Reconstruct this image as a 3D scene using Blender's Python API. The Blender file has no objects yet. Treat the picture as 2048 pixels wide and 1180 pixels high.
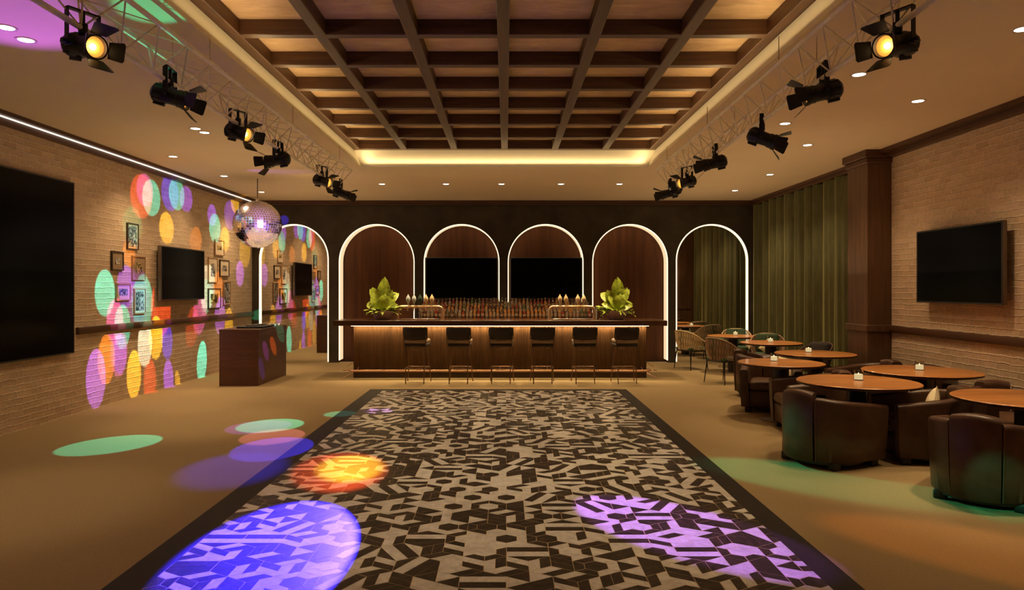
import bpy, bmesh, math, random
from mathutils import Vector, Matrix
PI = math.pi
R = math.radians
C = bpy.context.scene.collection
F = 1420.0; EYE = 1.7; VX, VY = 1012.0, 577.0
XL, XR, YB, YR, ZC = -5.83, 5.60, 16.3, -2.5, 3.71
XC = 5.90; YC = 10.91   # the wall steps back behind the curtain, beyond the column

# ------------------------------------------------------------------ materials
def new_mat(name):
    m = bpy.data.materials.new(name); m.use_nodes = True
    nt = m.node_tree
    return m, nt, nt.nodes['Principled BSDF']

def ramp(nt, stops):
    r = nt.nodes.new('ShaderNodeValToRGB')
    els = r.color_ramp.elements
    while len(els) < len(stops): els.new(0.5)
    for e, (p, c) in zip(els, stops):
        e.position = p; e.color = (*c, 1)
    return r

def coords(nt, scale=(1, 1, 1), rot=(0, 0, 0)):
    tc = nt.nodes.new('ShaderNodeTexCoord'); mp = nt.nodes.new('ShaderNodeMapping')
    mp.inputs['Scale'].default_value = scale; mp.inputs['Rotation'].default_value = rot
    nt.links.new(tc.outputs['Object'], mp.inputs['Vector'])
    return mp.outputs['Vector']

def noise(nt, vec, scale, detail=4, rough=0.55, dist=0.0):
    n = nt.nodes.new('ShaderNodeTexNoise')
    n.inputs['Scale'].default_value = scale; n.inputs['Detail'].default_value = detail
    n.inputs['Roughness'].default_value = rough; n.inputs['Distortion'].default_value = dist
    nt.links.new(vec, n.inputs['Vector'])
    return n.outputs['Fac']

def bump(nt, bs, h, strength=0.3, dist=0.01):
    b = nt.nodes.new('ShaderNodeBump')
    b.inputs['Strength'].default_value = strength; b.inputs['Distance'].default_value = dist
    nt.links.new(h, b.inputs['Height']); nt.links.new(b.outputs['Normal'], bs.inputs['Normal'])

def plain(name, col, rough=0.5, metal=0.0, nscale=0, namp=0.15, bstr=0.0, **kw):
    m, nt, bs = new_mat(name)
    bs.inputs['Roughness'].default_value = rough; bs.inputs['Metallic'].default_value = metal
    v = coords(nt)
    f = noise(nt, v, nscale or 6)
    a = tuple(max(0, c * (1 - namp)) for c in col); b = tuple(min(1, c * (1 + namp)) for c in col)
    r = ramp(nt, [(0.3, a), (0.7, b)])
    nt.links.new(f, r.inputs[0]); nt.links.new(r.outputs[0], bs.inputs['Base Color'])
    if bstr: bump(nt, bs, noise(nt, v, (nscale or 6) * 6), bstr, 0.01)
    for k, val in kw.items(): bs.inputs[k.replace('_', ' ')].default_value = val
    return m

def wood(name, c1, c2, stretch=(30, 2, 30), rough=0.4, s=1.0, coat=0.0):
    m, nt, bs = new_mat(name)
    v = coords(nt, stretch)
    f = noise(nt, v, s, 6, 0.65, 0.4)
    r = ramp(nt, [(0.3, c1), (0.55, tuple((a + b) / 2 for a, b in zip(c1, c2))), (0.72, c2)])
    nt.links.new(f, r.inputs[0]); nt.links.new(r.outputs[0], bs.inputs['Base Color'])
    bs.inputs['Roughness'].default_value = rough
    bs.inputs['Coat Weight'].default_value = coat
    bump(nt, bs, f, 0.12, 0.004)
    return m

def emit(name, col, strength):
    m, nt, bs = new_mat(name)
    bs.inputs['Base Color'].default_value = (*col, 1)
    bs.inputs['Emission Color'].default_value = (*col, 1)
    bs.inputs['Emission Strength'].default_value = strength
    return m

def brick_mat(name):
    m, nt, bs = new_mat(name)
    tc = nt.nodes.new('ShaderNodeTexCoord'); sp = nt.nodes.new('ShaderNodeSeparateXYZ'); cb = nt.nodes.new('ShaderNodeCombineXYZ')
    nt.links.new(tc.outputs['Object'], sp.inputs[0])
    nt.links.new(sp.outputs['Y'], cb.inputs[0]); nt.links.new(sp.outputs['Z'], cb.inputs[1])
    nz = nt.nodes.new('ShaderNodeTexNoise'); nz.inputs['Scale'].default_value = 9; nz.inputs['Detail'].default_value = 4
    nt.links.new(cb.outputs[0], nz.inputs['Vector'])
    sc = nt.nodes.new('ShaderNodeVectorMath'); sc.operation = 'SCALE'; sc.inputs['Scale'].default_value = 0.040
    sb = nt.nodes.new('ShaderNodeVectorMath'); sb.operation = 'SUBTRACT'; sb.inputs[1].default_value = (0.5, 0.5, 0.5)
    nt.links.new(nz.outputs['Color'], sb.inputs[0]); nt.links.new(sb.outputs[0], sc.inputs[0])
    ad = nt.nodes.new('ShaderNodeVectorMath'); nt.links.new(cb.outputs[0], ad.inputs[0]); nt.links.new(sc.outputs[0], ad.inputs[1])
    br = nt.nodes.new('ShaderNodeTexBrick')
    br.inputs['Scale'].default_value = 1.0; br.inputs['Brick Width'].default_value = 0.235; br.inputs['Row Height'].default_value = 0.078
    br.inputs['Mortar Size'].default_value = 0.009; br.inputs['Mortar Smooth'].default_value = 0.9; br.inputs['Bias'].default_value = -0.1
    br.inputs['Color1'].default_value = (0.57, 0.42, 0.28, 1); br.inputs['Color2'].default_value = (0.70, 0.53, 0.37, 1)
    br.inputs['Mortar'].default_value = (0.82, 0.68, 0.52, 1)
    nt.links.new(ad.outputs[0], br.inputs['Vector'])
    mix = nt.nodes.new('ShaderNodeMix'); mix.data_type = 'RGBA'; mix.blend_type = 'MULTIPLY'; mix.inputs['Factor'].default_value = 0.6
    n2 = noise(nt, cb.outputs[0], 22, 6, 0.7); r2 = ramp(nt, [(0.3, (0.62, 0.58, 0.55)), (0.62, (1, 1, 1))])
    nt.links.new(n2, r2.inputs[0]); nt.links.new(br.outputs['Color'], mix.inputs['A']); nt.links.new(r2.outputs[0], mix.inputs['B'])
    nt.links.new(mix.outputs['Result'], bs.inputs['Base Color'])
    bs.inputs['Roughness'].default_value = 0.85
    ma = nt.nodes.new('ShaderNodeMath'); ma.operation = 'MULTIPLY_ADD'; ma.inputs[1].default_value = 0.6
    nt.links.new(n2, ma.inputs[0]); nt.links.new(br.outputs['Fac'], ma.inputs[2])
    bump(nt, bs, ma.outputs[0], 0.75, 0.012)
    return m

WARM = (1.0, 0.80, 0.55)
M = {}
M['brick'] = brick_mat('painted_brick')
M['ceiling'] = plain('ceiling_paint', (0.74, 0.61, 0.42), 0.9, nscale=1, namp=0.03)
M['cove'] = plain('cove_paint', (0.80, 0.74, 0.58), 0.9, nscale=1, namp=0.02)
M['backwall'] = plain('dark_plaster', (0.050, 0.040, 0.027), 0.75, nscale=2.2, namp=0.35, bstr=0.25)
M['carpet'] = plain('carpet', (0.34, 0.245, 0.118), 0.93, nscale=60, namp=0.10, bstr=0.15)
M['darkwood'] = wood('walnut_beam', (0.052, 0.018, 0.007), (0.15, 0.058, 0.022), (3, 3, 24), 0.5)
M['trimwood'] = wood('trim_walnut', (0.060, 0.026, 0.012), (0.12, 0.052, 0.024), (2, 2, 22), 0.45)
M['beamX'] = wood('beam_cross', (0.042, 0.014, 0.004), (0.115, 0.046, 0.014), (1.6, 26, 26), 0.5)
M['beamY'] = wood('beam_long', (0.042, 0.014, 0.004), (0.115, 0.046, 0.014), (26, 1.6, 26), 0.5)
M['column'] = wood('column_walnut', (0.075, 0.037, 0.017), (0.155, 0.078, 0.036), (16, 16, 1.2), 0.42)
M['panel'] = wood('coffer_panel', (0.44, 0.27, 0.12), (0.68, 0.45, 0.23), (3, 9, 9), 0.7)
M['niche'] = wood('niche_walnut', (0.060, 0.020, 0.007), (0.12, 0.043, 0.014), (9, 9, 0.6), 0.7)
M['reveal'] = plain('reveal_paint', (0.75, 0.62, 0.42), 0.8)
M['barfront'] = wood('bar_fluted', (0.068, 0.030, 0.011), (0.14, 0.066, 0.024), (12, 12, 0.8), 0.62)
for k_ in ('niche', 'barfront'): M[k_].node_tree.nodes['Principled BSDF'].inputs['Specular IOR Level'].default_value = 0.25
M['bartop'] = wood('bar_top', (0.055, 0.024, 0.012), (0.11, 0.048, 0.022), (1.5, 22, 22), 0.25, coat=0.3)
M['plinth'] = wood('bar_plinth', (0.035, 0.014, 0.008), (0.07, 0.028, 0.014), (1.5, 22, 22), 0.5)
M['booth'] = wood('booth_walnut', (0.055, 0.022, 0.011), (0.125, 0.050, 0.024), (2, 2, 24), 0.4)
M['table'] = wood('table_walnut', (0.30, 0.105, 0.022), (0.66, 0.29, 0.08), (2.0, 26, 26), 0.38, 0.8, 0.15)
M['table_edge'] = plain('table_edge', (0.065, 0.022, 0.010), 0.4)
M['stem'] = plain('table_stem', (0.030, 0.024, 0.020), 0.35, 0.3)
M['basep'] = plain('table_base', (0.20, 0.13, 0.075), 0.45, 0.2)
M['leather'] = plain('brown_leather', (0.072, 0.034, 0.020), 0.36, nscale=9, namp=0.22, bstr=0.10)
M['leather_seat'] = plain('tan_leather', (0.11, 0.055, 0.030), 0.38, nscale=9, namp=0.2, bstr=0.10)
M['foot'] = plain('black_foot', (0.012, 0.009, 0.008), 0.5)
M['stool_leather'] = plain('stool_leather', (0.022, 0.014, 0.010), 0.5, nscale=9)
M['stool_seat'] = plain('stool_seat', (0.30, 0.21, 0.13), 0.5, nscale=9)
M['bronze'] = plain('bronze_metal', (0.20, 0.12, 0.065), 0.35, 0.9)
M['brass'] = plain('brass', (0.85, 0.62, 0.38), 0.32, 0.75)
M['copper'] = plain('copper_rail', (0.85, 0.52, 0.36), 0.3, 1.0)
M['steel'] = plain('steel', (0.75, 0.68, 0.60), 0.25, 1.0)
M['trussm'] = plain('truss_aluminium', (0.92, 0.80, 0.66), 0.4, 0.0)
M['black'] = plain('black_metal', (0.010, 0.009, 0.009), 0.42, 0.3)
M['blackgloss'] = plain('tv_screen', (0.0008, 0.0009, 0.001), 0.2, Specular_IOR_Level=0.08)
M['bezel'] = plain('tv_bezel', (0.02, 0.018, 0.016), 0.35)
M['bezeledge'] = plain('tv_edge', (0.16, 0.12, 0.09), 0.4, 0.5)
M['rope'] = plain('rope', (0.78, 0.58, 0.34), 0.8, nscale=40)
M['rope2'] = plain('rope_brown', (0.42, 0.27, 0.18), 0.8, nscale=40)
M['rope3'] = plain('rope_dark', (0.13, 0.075, 0.06), 0.8, nscale=40)
M['green'] = plain('green_fabric', (0.050, 0.095, 0.050), 0.85, nscale=30)
M['darkfab'] = plain('dark_fabric', (0.035, 0.03, 0.03), 0.85, nscale=30)
M['cream'] = plain('cream_fabric', (0.85, 0.74, 0.50), 0.85, nscale=30, namp=0.06)
M['led'] = emit('led_strip', (1.0, 0.82, 0.54), 1.7)
M['led_soft'] = emit('led_diffuser', (1.0, 0.76, 0.46), 0.80)
M['led_bar'] = emit('led_under_bar', (1.0, 0.78, 0.42), 10.0)
M['led_line'] = emit('led_line', (1.0, 0.88, 0.74), 1.6)
M['downl'] = emit('downlight_lens', (1.0, 0.90, 0.74), 6.0)
M['ring'] = plain('downlight_ring', (0.60, 0.48, 0.38), 0.4)
M['flame'] = emit('lamp_hot', (1.0, 0.80, 0.38), 12.0)
M['reflector'] = emit('lamp_reflector', (1.0, 0.48, 0.08), 0.55)
M['wax'] = emit('candle_wax', (1.0, 0.80, 0.45), 0.85)
def glass(name, col, rough=0.03):
    m, nt, bs = new_mat(name)
    v = coords(nt); f = noise(nt, v, 5)
    r = ramp(nt, [(0.3, tuple(c * .96 for c in col)), (0.7, col)]); nt.links.new(f, r.inputs[0]); nt.links.new(r.outputs[0], bs.inputs['Base Color'])
    bs.inputs['Roughness'].default_value = rough; bs.inputs['Transmission Weight'].default_value = 1.0; bs.inputs['IOR'].default_value = 1.35
    return m
M['glass'] = glass('clear_glass', (0.82, 0.78, 0.70))
M['violetglass'] = plain('violet_bowl', (0.50, 0.40, 0.42), 0.15)
M['mirror'] = plain('mirror_silver', (0.80, 0.78, 0.75), 0.0, 1.0, namp=0.0)
M['ballm'] = plain('ball_mirror', (0.93, 0.87, 0.98), 0.16, 1.0, namp=0.02)
def curtain_mat():
    m, nt, bs = new_mat('green_velvet')
    v = coords(nt, (6, 6, 1)); f = noise(nt, v, 3)
    r = ramp(nt, [(0.3, (0.060, 0.062, 0.018)), (0.7, (0.100, 0.098, 0.030))]); nt.links.new(f, r.inputs[0]); nt.links.new(r.outputs[0], bs.inputs['Base Color'])
    bs.inputs['Roughness'].default_value = 0.7
    bs.inputs['Sheen Weight'].default_value = 1.0; bs.inputs['Sheen Roughness'].default_value = 0.35; bs.inputs['Sheen Tint'].default_value = (0.62, 0.60, 0.24, 1)
    return m
M['curtain'] = curtain_mat()
def stone(name, c1, c2, sc, rough, vein=None):
    m, nt, bs = new_mat(name)
    v = coords(nt); f = noise(nt, v, sc, 8, 0.7, 1.2)
    st = [(0.35, c1), (0.65, c2)] if vein is None else [(0.40, c1), (0.485, c2), (0.5, vein), (0.515, c2)]
    r = ramp(nt, st); nt.links.new(f, r.inputs[0]); nt.links.new(r.outputs[0], bs.inputs['Base Color'])
    bs.inputs['Roughness'].default_value = rough
    bump(nt, bs, noise(nt, v, 14, 3), 0.10, 0.01)
    return m
M['tile_light'] = stone('travertine', (0.56, 0.53, 0.49), (0.82, 0.78, 0.73), 9, 0.24)
M['tile_dark'] = stone('dark_marble', (0.010, 0.006, 0.004), (0.022, 0.013, 0.009), 5, 0.38, (0.10, 0.065, 0.04))
M['tile_dark'].node_tree.nodes['Principled BSDF'].inputs['Specular IOR Level'].default_value = 0.2
M['grout'] = plain('grout', (0.60, 0.45, 0.28), 0.6)
M['border'] = plain('floor_border', (0.018, 0.012, 0.008), 0.6, Specular_IOR_Level=0.2)
M['leaf'] = None
def leaf_mat():
    m, nt, bs = new_mat('leaf_green')
    v = coords(nt, (1, 1, 1)); f = noise(nt, v, 22, 3)
    r = ramp(nt, [(0.3, (0.20, 0.32, 0.02)), (0.7, (0.55, 0.66, 0.06))]); nt.links.new(f, r.inputs[0]); nt.links.new(r.outputs[0], bs.inputs['Base Color'])
    bs.inputs['Roughness'].default_value = 0.45
    bs.inputs['Subsurface Weight'].default_value = 0.2; bs.inputs['Subsurface Radius'].default_value = (0.02, 0.03, 0.01)
    return m
M['leaf'] = leaf_mat()
M['frame_dark'] = plain('frame_dark', (0.05, 0.03, 0.02), 0.4)
M['frame_wood'] = plain('frame_wood', (0.45, 0.28, 0.15), 0.5)
M['paper'] = plain('mat_board', (0.72, 0.60, 0.45), 0.8, namp=0.02)
M['paper_tan'] = plain('mat_board_tan', (0.34, 0.23, 0.14), 0.8, namp=0.02)
def art(name, seed, cols, sc=9):
    m, nt, bs = new_mat(name)
    v = coords(nt, (1, 1, 1)); mp = v.node; mp.inputs['Location'].default_value = (seed * 3.7, seed * 1.3, seed)
    f = noise(nt, v, sc, 3, 0.6, 1.5)
    r = ramp(nt, [(0.36, cols[0]), (0.47, cols[1]), (0.58, cols[2])]); r.color_ramp.interpolation = 'CONSTANT'
    nt.links.new(f, r.inputs[0]); nt.links.new(r.outputs[0], bs.inputs['Base Color']); bs.inputs['Roughness'].default_value = 0.5
    return m
for k, (nm, col) in enumerate([('amber', (0.42, 0.16, 0.03)), ('clear', (0.26, 0.20, 0.14)), ('green', (0.06, 0.11, 0.04)), ('red', (0.25, 0.030, 0.015)), ('brown', (0.10, 0.045, 0.02))]):
    M['b_' + nm] = plain('bottle_' + nm, col, 0.12, Coat_Weight=0.5)
M['cap'] = plain('bottle_cap', (0.55, 0.42, 0.22), 0.3, 0.7)
M['blabel'] = plain('bottle_label', (0.38, 0.25, 0.14), 0.7)

# ------------------------------------------------------------------ mesh builder
class MB:
    def __init__(s): s.v = []; s.f = []; s.m = []; s.s = []
    def add(s, vs, fs, mi=0, sm=False, T=None):
        b = len(s.v)
        s.v += [tuple(T @ Vector(p)) if T is not None else tuple(p) for p in vs]
        for f in fs: s.f.append([b + i for i in f]); s.m.append(mi); s.s.append(sm)
        return s
    def box(s, x0, x1, y0, y1, z0, z1, mi=0, T=None):
        vs = [(x, y, z) for x in (x0, x1) for y in (y0, y1) for z in (z0, z1)]
        fs = [(0, 1, 3, 2), (4, 6, 7, 5), (0, 4, 5, 1), (2, 3, 7, 6), (0, 2, 6, 4), (1, 5, 7, 3)]
        return s.add(vs, fs, mi, False, T)
    def rbox(s, x0, x1, y0, y1, z0, z1, r=0.01, seg=2, mi=0, T=None, sm=True):
        bm = bmesh.new(); bmesh.ops.create_cube(bm, size=1)
        for v in bm.verts:
            v.co = Vector(((x0 + x1) / 2 + v.co.x * (x1 - x0), (y0 + y1) / 2 + v.co.y * (y1 - y0), (z0 + z1) / 2 + v.co.z * (z1 - z0)))
        r = min(r, abs(x1 - x0) * .49, abs(y1 - y0) * .49, abs(z1 - z0) * .49)
        bmesh.ops.bevel(bm, geom=bm.edges[:], offset=r, segments=seg, profile=0.5, affect='EDGES', clamp_overlap=True)
        bm.verts.ensure_lookup_table(); bm.verts.index_update()
        s.add([v.co[:] for v in bm.verts], [[v.index for v in f.verts] for f in bm.faces], mi, sm, T); bm.free(); return s
    def cyl(s, p0, p1, r0, r1=None, n=12, caps=True, mi=0, T=None, sm=True):
        r1 = r0 if r1 is None else r1
        p0 = Vector(p0); p1 = Vector(p1); d = (p1 - p0).normalized()
        u = d.orthogonal().normalized(); w = d.cross(u)
        vs = []
        for p, r in ((p0, r0), (p1, r1)):
            for i in range(n):
                a = 2 * PI * i / n; vs.append(p + u * (r * math.cos(a)) + w * (r * math.sin(a)))
        s.add(vs, [(i, (i + 1) % n, n + (i + 1) % n, n + i) for i in range(n)], mi, sm, T)
        if caps: s.add(vs, [tuple(range(n - 1, -1, -1)), tuple(range(n, 2 * n))], mi, False, T)
        return s
    def tube(s, pts, r, n=8, closed=False, mi=0, T=None):
        pts = [Vector(p) for p in pts]; k = len(pts); vs = []; u = None
        for i, p in enumerate(pts):
            a = pts[i - 1] if (i > 0 or closed) else p; b = pts[(i + 1) % k] if (i < k - 1 or closed) else p
            d = (b - a).normalized()
            if u is None: u = d.orthogonal().normalized()
            u = (u - d * u.dot(d)).normalized(); w = d.cross(u)
            rr = r[i] if isinstance(r, (list, tuple)) else r
            for j in range(n):
                t = 2 * PI * j / n; vs.append(p + u * (rr * math.cos(t)) + w * (rr * math.sin(t)))
        fs = []
        for i in range(k if closed else k - 1):
            for j in range(n):
                i2 = (i + 1) % k; fs.append((i * n + j, i * n + (j + 1) % n, i2 * n + (j + 1) % n, i2 * n + j))
        s.add(vs, fs, mi, True, T)
        if not closed: s.add(vs, [tuple(range(n - 1, -1, -1)), tuple(range((k - 1) * n, k * n))], mi, False, T)
        return s
    def lathe(s, prof, c=(0, 0, 0), n=24, mi=0, T=None, sm=True, caps=True):
        ringv = lambda q: [(c[0] + q[0] * math.cos(2 * PI * j / n), c[1] + q[0] * math.sin(2 * PI * j / n), c[2] + q[1]) for j in range(n)]
        run = [prof[0]]
        def flush(run):
            vs = [v for q in run for v in ringv(q)]
            s.add(vs, [(i * n + j, i * n + (j + 1) % n, (i + 1) * n + (j + 1) % n, (i + 1) * n + j) for i in range(len(run) - 1) for j in range(n)], mi, sm, T)
        for i in range(1, len(prof)):
            run.append(prof[i])
            if i < len(prof) - 1:
                a1 = math.atan2(prof[i][1] - prof[i - 1][1], prof[i][0] - prof[i - 1][0]); a2 = math.atan2(prof[i + 1][1] - prof[i][1], prof[i + 1][0] - prof[i][0])
                if abs(math.atan2(math.sin(a2 - a1), math.cos(a2 - a1))) > .62: flush(run); run = [prof[i]]
        flush(run)
        vs = ringv(prof[0]) + ringv(prof[-1])
        if caps:
            if prof[0][0] > 1e-5: s.add(vs[:n], [tuple(range(n - 1, -1, -1))], mi, False, T)
            if prof[-1][0] > 1e-5: s.add(vs[-n:], [tuple(range(n))], mi, False, T)
        return s
    def build(s, name, mats, parent=None, autosmooth=True):
        me = bpy.data.meshes.new(name); me.from_pydata(s.v, [], s.f)
        if not isinstance(mats, (list, tuple)): mats = [mats]
        for m in mats: me.materials.append(M[m] if isinstance(m, str) else m)
        me.polygons.foreach_set('material_index', s.m); me.polygons.foreach_set('use_smooth', s.s); me.update()
        o = bpy.data.objects.new(name, me); C.objects.link(o)
        if parent is not None: o.parent = parent
        return o

def tag(o, label=None, cat=None, group=None, kind=None):
    if label: o['label'] = label
    if cat: o['category'] = cat
    if group: o['group'] = group
    if kind: o['kind'] = kind
    return o
def thing(name, label, cat, loc=(0, 0, 0), rz=0.0, group=None):
    o = bpy.data.objects.new(name, None); C.objects.link(o); o.location = loc; o.rotation_euler = (0, 0, rz)
    o.empty_display_size = 0.1
    return tag(o, label, cat, group)
def dup(root, loc=None, rz=None, label=None, group=None):
    r = root.copy(); C.objects.link(r)
    if loc is not None: r.location = loc
    if rz is not None: r.rotation_euler = (0, 0, rz)
    if label: r['label'] = label
    if group: r['group'] = group
    for ch in list(root.children):
        c = ch.copy(); C.objects.link(c); c.parent = r
        for g in list(ch.children):
            d = g.copy(); C.objects.link(d); d.parent = c
    return r
def struct(o, label=None, cat=None): return tag(o, label, cat, kind='structure')

def on_floor(px, py):
    Y = F * EYE / (py - VY); return Vector(((px - VX) * Y / F, Y, 0.0))
def on_left(px, py, X=XL):
    Y = X * F / (px - VX); return Vector((X, Y, EYE + (VY - py) * Y / F))
def on_ceil(px, py, Z=ZC):
    Y = F * (Z - EYE) / (VY - py); return Vector(((px - VX) * Y / F, Y, Z))

# ------------------------------------------------------------------ room shell
fl = MB().add([(XL, YR, 0), (XC, YR, 0), (XC, YB + .2, 0), (XL, YB + .2, 0)], [(0, 1, 2, 3)])
struct(fl.build('floor', 'carpet'), 'brown carpet floor around the tiled dance floor', 'floor')
TX0, TX1, TY0, TY1 = -2.39, 2.35, 1.3, 11.74
ZT = 3.94; UX0, UX1, UY0, UY1 = -2.457, 2.41, 1.5, 11.48
ce = MB()
x = [XL, TX0, TX1, XC]; y = [YR, TY0, TY1, YB + .2]
for i in range(3):
    for j in range(3):
        if i == 1 and j == 1: continue
        ce.add([(x[i], y[j], ZC), (x[i], y[j + 1], ZC), (x[i + 1], y[j + 1], ZC), (x[i + 1], y[j], ZC)], [(0, 1, 2, 3)])
struct(ce.build('ceiling', 'ceiling'), 'flat painted ceiling around the coffered recess', 'ceiling')
lo = [(TX0, TY0, ZC), (TX1, TY0, ZC), (TX1, TY1, ZC), (TX0, TY1, ZC)]
up = [(UX0, UY0, ZT), (UX1, UY0, ZT), (UX1, UY1, ZT), (UX0, UY1, ZT)]
struct(MB().add(lo + up, [(i, 4 + i, 4 + (i + 1) % 4, (i + 1) % 4) for i in range(4)]).build('ceiling_cove', 'cove'), 'cream lit riser around the coffered ceiling recess', 'ceiling')
cof = thing('coffered_ceiling', 'dark walnut coffer grid with pale wood panels above the dance floor', 'ceiling'); cof['kind'] = 'structure'
nx = 6; BW = 0.105; BD = 0.14
for i in range(nx + 1):
    cx = UX0 + (UX1 - UX0) * i / nx
    x0, x1 = (cx, cx + BW) if i == 0 else ((cx - BW, cx) if i == nx else (cx - BW / 2, cx + BW / 2))
    MB().rbox(x0, x1, UY0, UY1, ZT, ZT + BD, 0.006, 1, sm=False).build('beam', 'beamY', cof)
yy = UY1; k = 0
while yy > UY0:
    MB().rbox(UX0, UX1, yy - 0.095, yy, ZT + 0.002, ZT + BD + .002, 0.006, 1, sm=False).build('beam', 'beamX', cof)
    yy -= 0.852
MB().box(UX0, UX1, UY0, UY1, ZT + BD, ZT + BD + .03).build('panel', 'panel', cof)

struct(MB().box(XL - .1, XL, YR, YB + .2, 0, ZC + .0).build('wall_left', 'brick'), 'painted brick wall along the left side of the room', 'wall')
struct(MB().box(XR, XC + .1, YR, YC - .02, 0, ZC).box(XC, XC + .1, YC - .02, YB + .2, 0, ZC).build('wall_right', 'brick'), 'painted brick wall along the right side of the room', 'wall')
struct(MB().box(XL, XR, YR - .1, YR, 0, ZC).build('wall_rear', 'brick'), 'brick wall at the rear of the room', 'wall')
# arched back wall
ARCH = [(-4.87, .80, 0), (-2.97, .87, 1), (-1.02, .87, 1), (.91, .87, 1), (2.85, .87, 1), (4.73, .83, 0)]
ZTOP = 3.18; NS = 32
def arch_pts(cx, r, off=0.0):
    zs = ZTOP - r
    p = [(cx - r + off, 0.0), (cx - r + off, zs)]
    p += [(cx - (r - off) * math.cos(PI * i / NS), zs + (r - off) * math.sin(PI * i / NS)) for i in range(1, NS)]
    return p + [(cx + r - off, zs), (cx + r - off, 0.0)]
bw = MB(); px_ = XL
for cx, r, nd in ARCH:
    bw.box(px_, cx - r, YB, YB + .03, 0, ZC); px_ = cx + r
    p = arch_pts(cx, r)
    for a, b in zip(p[1:-2], p[2:-1]):
        bw.add([(a[0], YB, a[1]), (b[0], YB, b[1]), (b[0], YB, ZC), (a[0], YB, ZC)], [(0, 1, 2, 3)])
bw.box(px_, XC, YB, YB + .03, 0, ZC)
struct(bw.build('wall_back', 'backwall'), 'dark plaster back wall pierced by six arches', 'wall')
for i, (cx, r, nd) in enumerate(ARCH):
    if not nd: continue
    d = .42
    p = arch_pts(cx, r)
    rv = MB()
    for a, b in zip(p[:-1], p[1:]):
        rv.add([(a[0], YB + .001, a[1]), (b[0], YB + .001, b[1]), (b[0], YB + d, b[1]), (a[0], YB + d, a[1])], [(0, 1, 2, 3)], 0)
    nr = rv.build('wall_niche_reveal', 'niche'); struct(nr)
    bk = MB().box(cx - r - .02, cx + r + .02, YB + d, YB + d + .03, 0, ZTOP + .03)
    for q in range(1, 4):
        xx = cx - r + 2 * r * q / 4
        bk.box(xx - .004, xx + .004, YB + d - .003, YB + d, 0, ZTOP)
    struct(bk.build('wall_niche_panel', 'niche'))
ORD = ['leftmost', 'second', 'third', 'fourth', 'fifth', 'rightmost']
def band(cx, r, y0, y1, t0, t1, name, mat, parent=None, zmin=0.05):
    a = arch_pts(cx, r, t0); b = arch_pts(cx, r, t1)
    a[0] = (a[0][0], zmin); b[0] = (b[0][0], zmin); a[-1] = (a[-1][0], zmin); b[-1] = (b[-1][0], zmin)
    m = MB(); n = len(a); vs = []
    for q, w in zip(a, b): vs += [(q[0], y0, q[1]), (w[0], y0, w[1]), (w[0], y1, w[1]), (q[0], y1, q[1])]
    fs = []
    for i in range(n - 1):
        for j in range(4): fs.append((4 * i + j, 4 * i + (j + 1) % 4, 4 * (i + 1) + (j + 1) % 4, 4 * (i + 1) + j))
    fs += [(3, 2, 1, 0), (4 * n - 4, 4 * n - 3, 4 * n - 2, 4 * n - 1)]
    m.add(vs, fs)
    return m.build(name, mat, parent)
for i, (cx, r, nd) in enumerate(ARCH):
    if nd:
        where = ['', 'second arch from the left, behind the left plant', 'arch around the left bar television', 'arch around the right bar television', 'fifth arch from the left, behind the right plant', ''][i]
        t = thing('arch_light_strip', 'glowing warm light strip lining the ' + where, 'light strip', (0, 0, 0), 0, 'light strips around the bar arches')
        band(cx, r, YB + .002, YB + .03, .001, .022, 'front_tube', 'led', t)
        band(cx, r, YB + .03, YB + .39, .001, .012, 'diffuser', 'led_soft', t)
    else:
        w = 'behind the booth and mirror ball, reflecting the brick wall' if i == 0 else 'reflecting the green curtain beside the woven chairs'
        t = thing('arched_mirror', 'tall arched mirror with lit edge ' + w, 'mirror', (cx, YB + .05, 0), R(0.0) if i == 0 else R(-0.3))
        p = arch_pts(0, r + .02)
        MB().add([(a, 0.0, b) for a, b in p], [tuple(range(len(p)))]).add([(a, 0.02, b) for a, b in p], [tuple(range(len(p)))]).build('mirror_glass', 'mirror', t)
        band(0, r, -.05, -.005, .001, .028, 'light_tube', 'led', t, 0.02)
# crown moulding
def crown(name, x0, x1, y0, y1, led=False, side=1):
    pass
cl = MB().box(XL, XL + .18, YR, YB, 3.665, ZC).box(XL, XL + .08, YR, YB, 3.585, 3.665)
c1 = struct(cl.build('trim_1', 'trimwood'), 'dark walnut crown moulding along the left brick wall', 'moulding')
t = tag(MB().box(XL + .098, XL + .108, YR + .1, YB - .05, 3.650, 3.664).build('cornice_light_strip', 'led_line'), 'thin white light line under the left crown moulding', 'light strip')
struct(MB().box(XR - .20, XR, YR, YC, 3.66, ZC).box(XR - .10, XR, YR, YC, 3.60, 3.66).box(XC - .32, XC, YC, YB, 3.66, ZC).box(XC - .28, XC - .24, YC, YB, 3.60, 3.66).build('trim_2', 'trimwood'), 'dark walnut crown moulding along the right wall and curtain', 'moulding')
struct(MB().box(XL + .18, XC - .32, YB - .10, YB, 3.665, ZC).box(XL + .08, XC - .29, YB - .05, YB, 3.61, 3.665).build('trim_3', 'trimwood'), 'dark walnut crown moulding above the arched back wall', 'moulding')
struct(MB().rbox(XL, XL + .05, 9.62, YB, 1.075, 1.175, .008, 1).build('trim_4', 'trimwood'), 'walnut chair rail along the left brick wall', 'rail')
struct(MB().rbox(XR - .05, XR, YR, 10.31, 1.065, 1.165, .008, 1).build('trim_5', 'trimwood'), 'walnut chair rail along the right brick wall', 'rail')
co = thing('column', 'square walnut column between the green curtain and right brick wall', 'column'); co['kind'] = 'structure'
MB().box(5.25, XC, 10.31, 10.91, 0, ZC).build('shaft', 'column', co)
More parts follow.
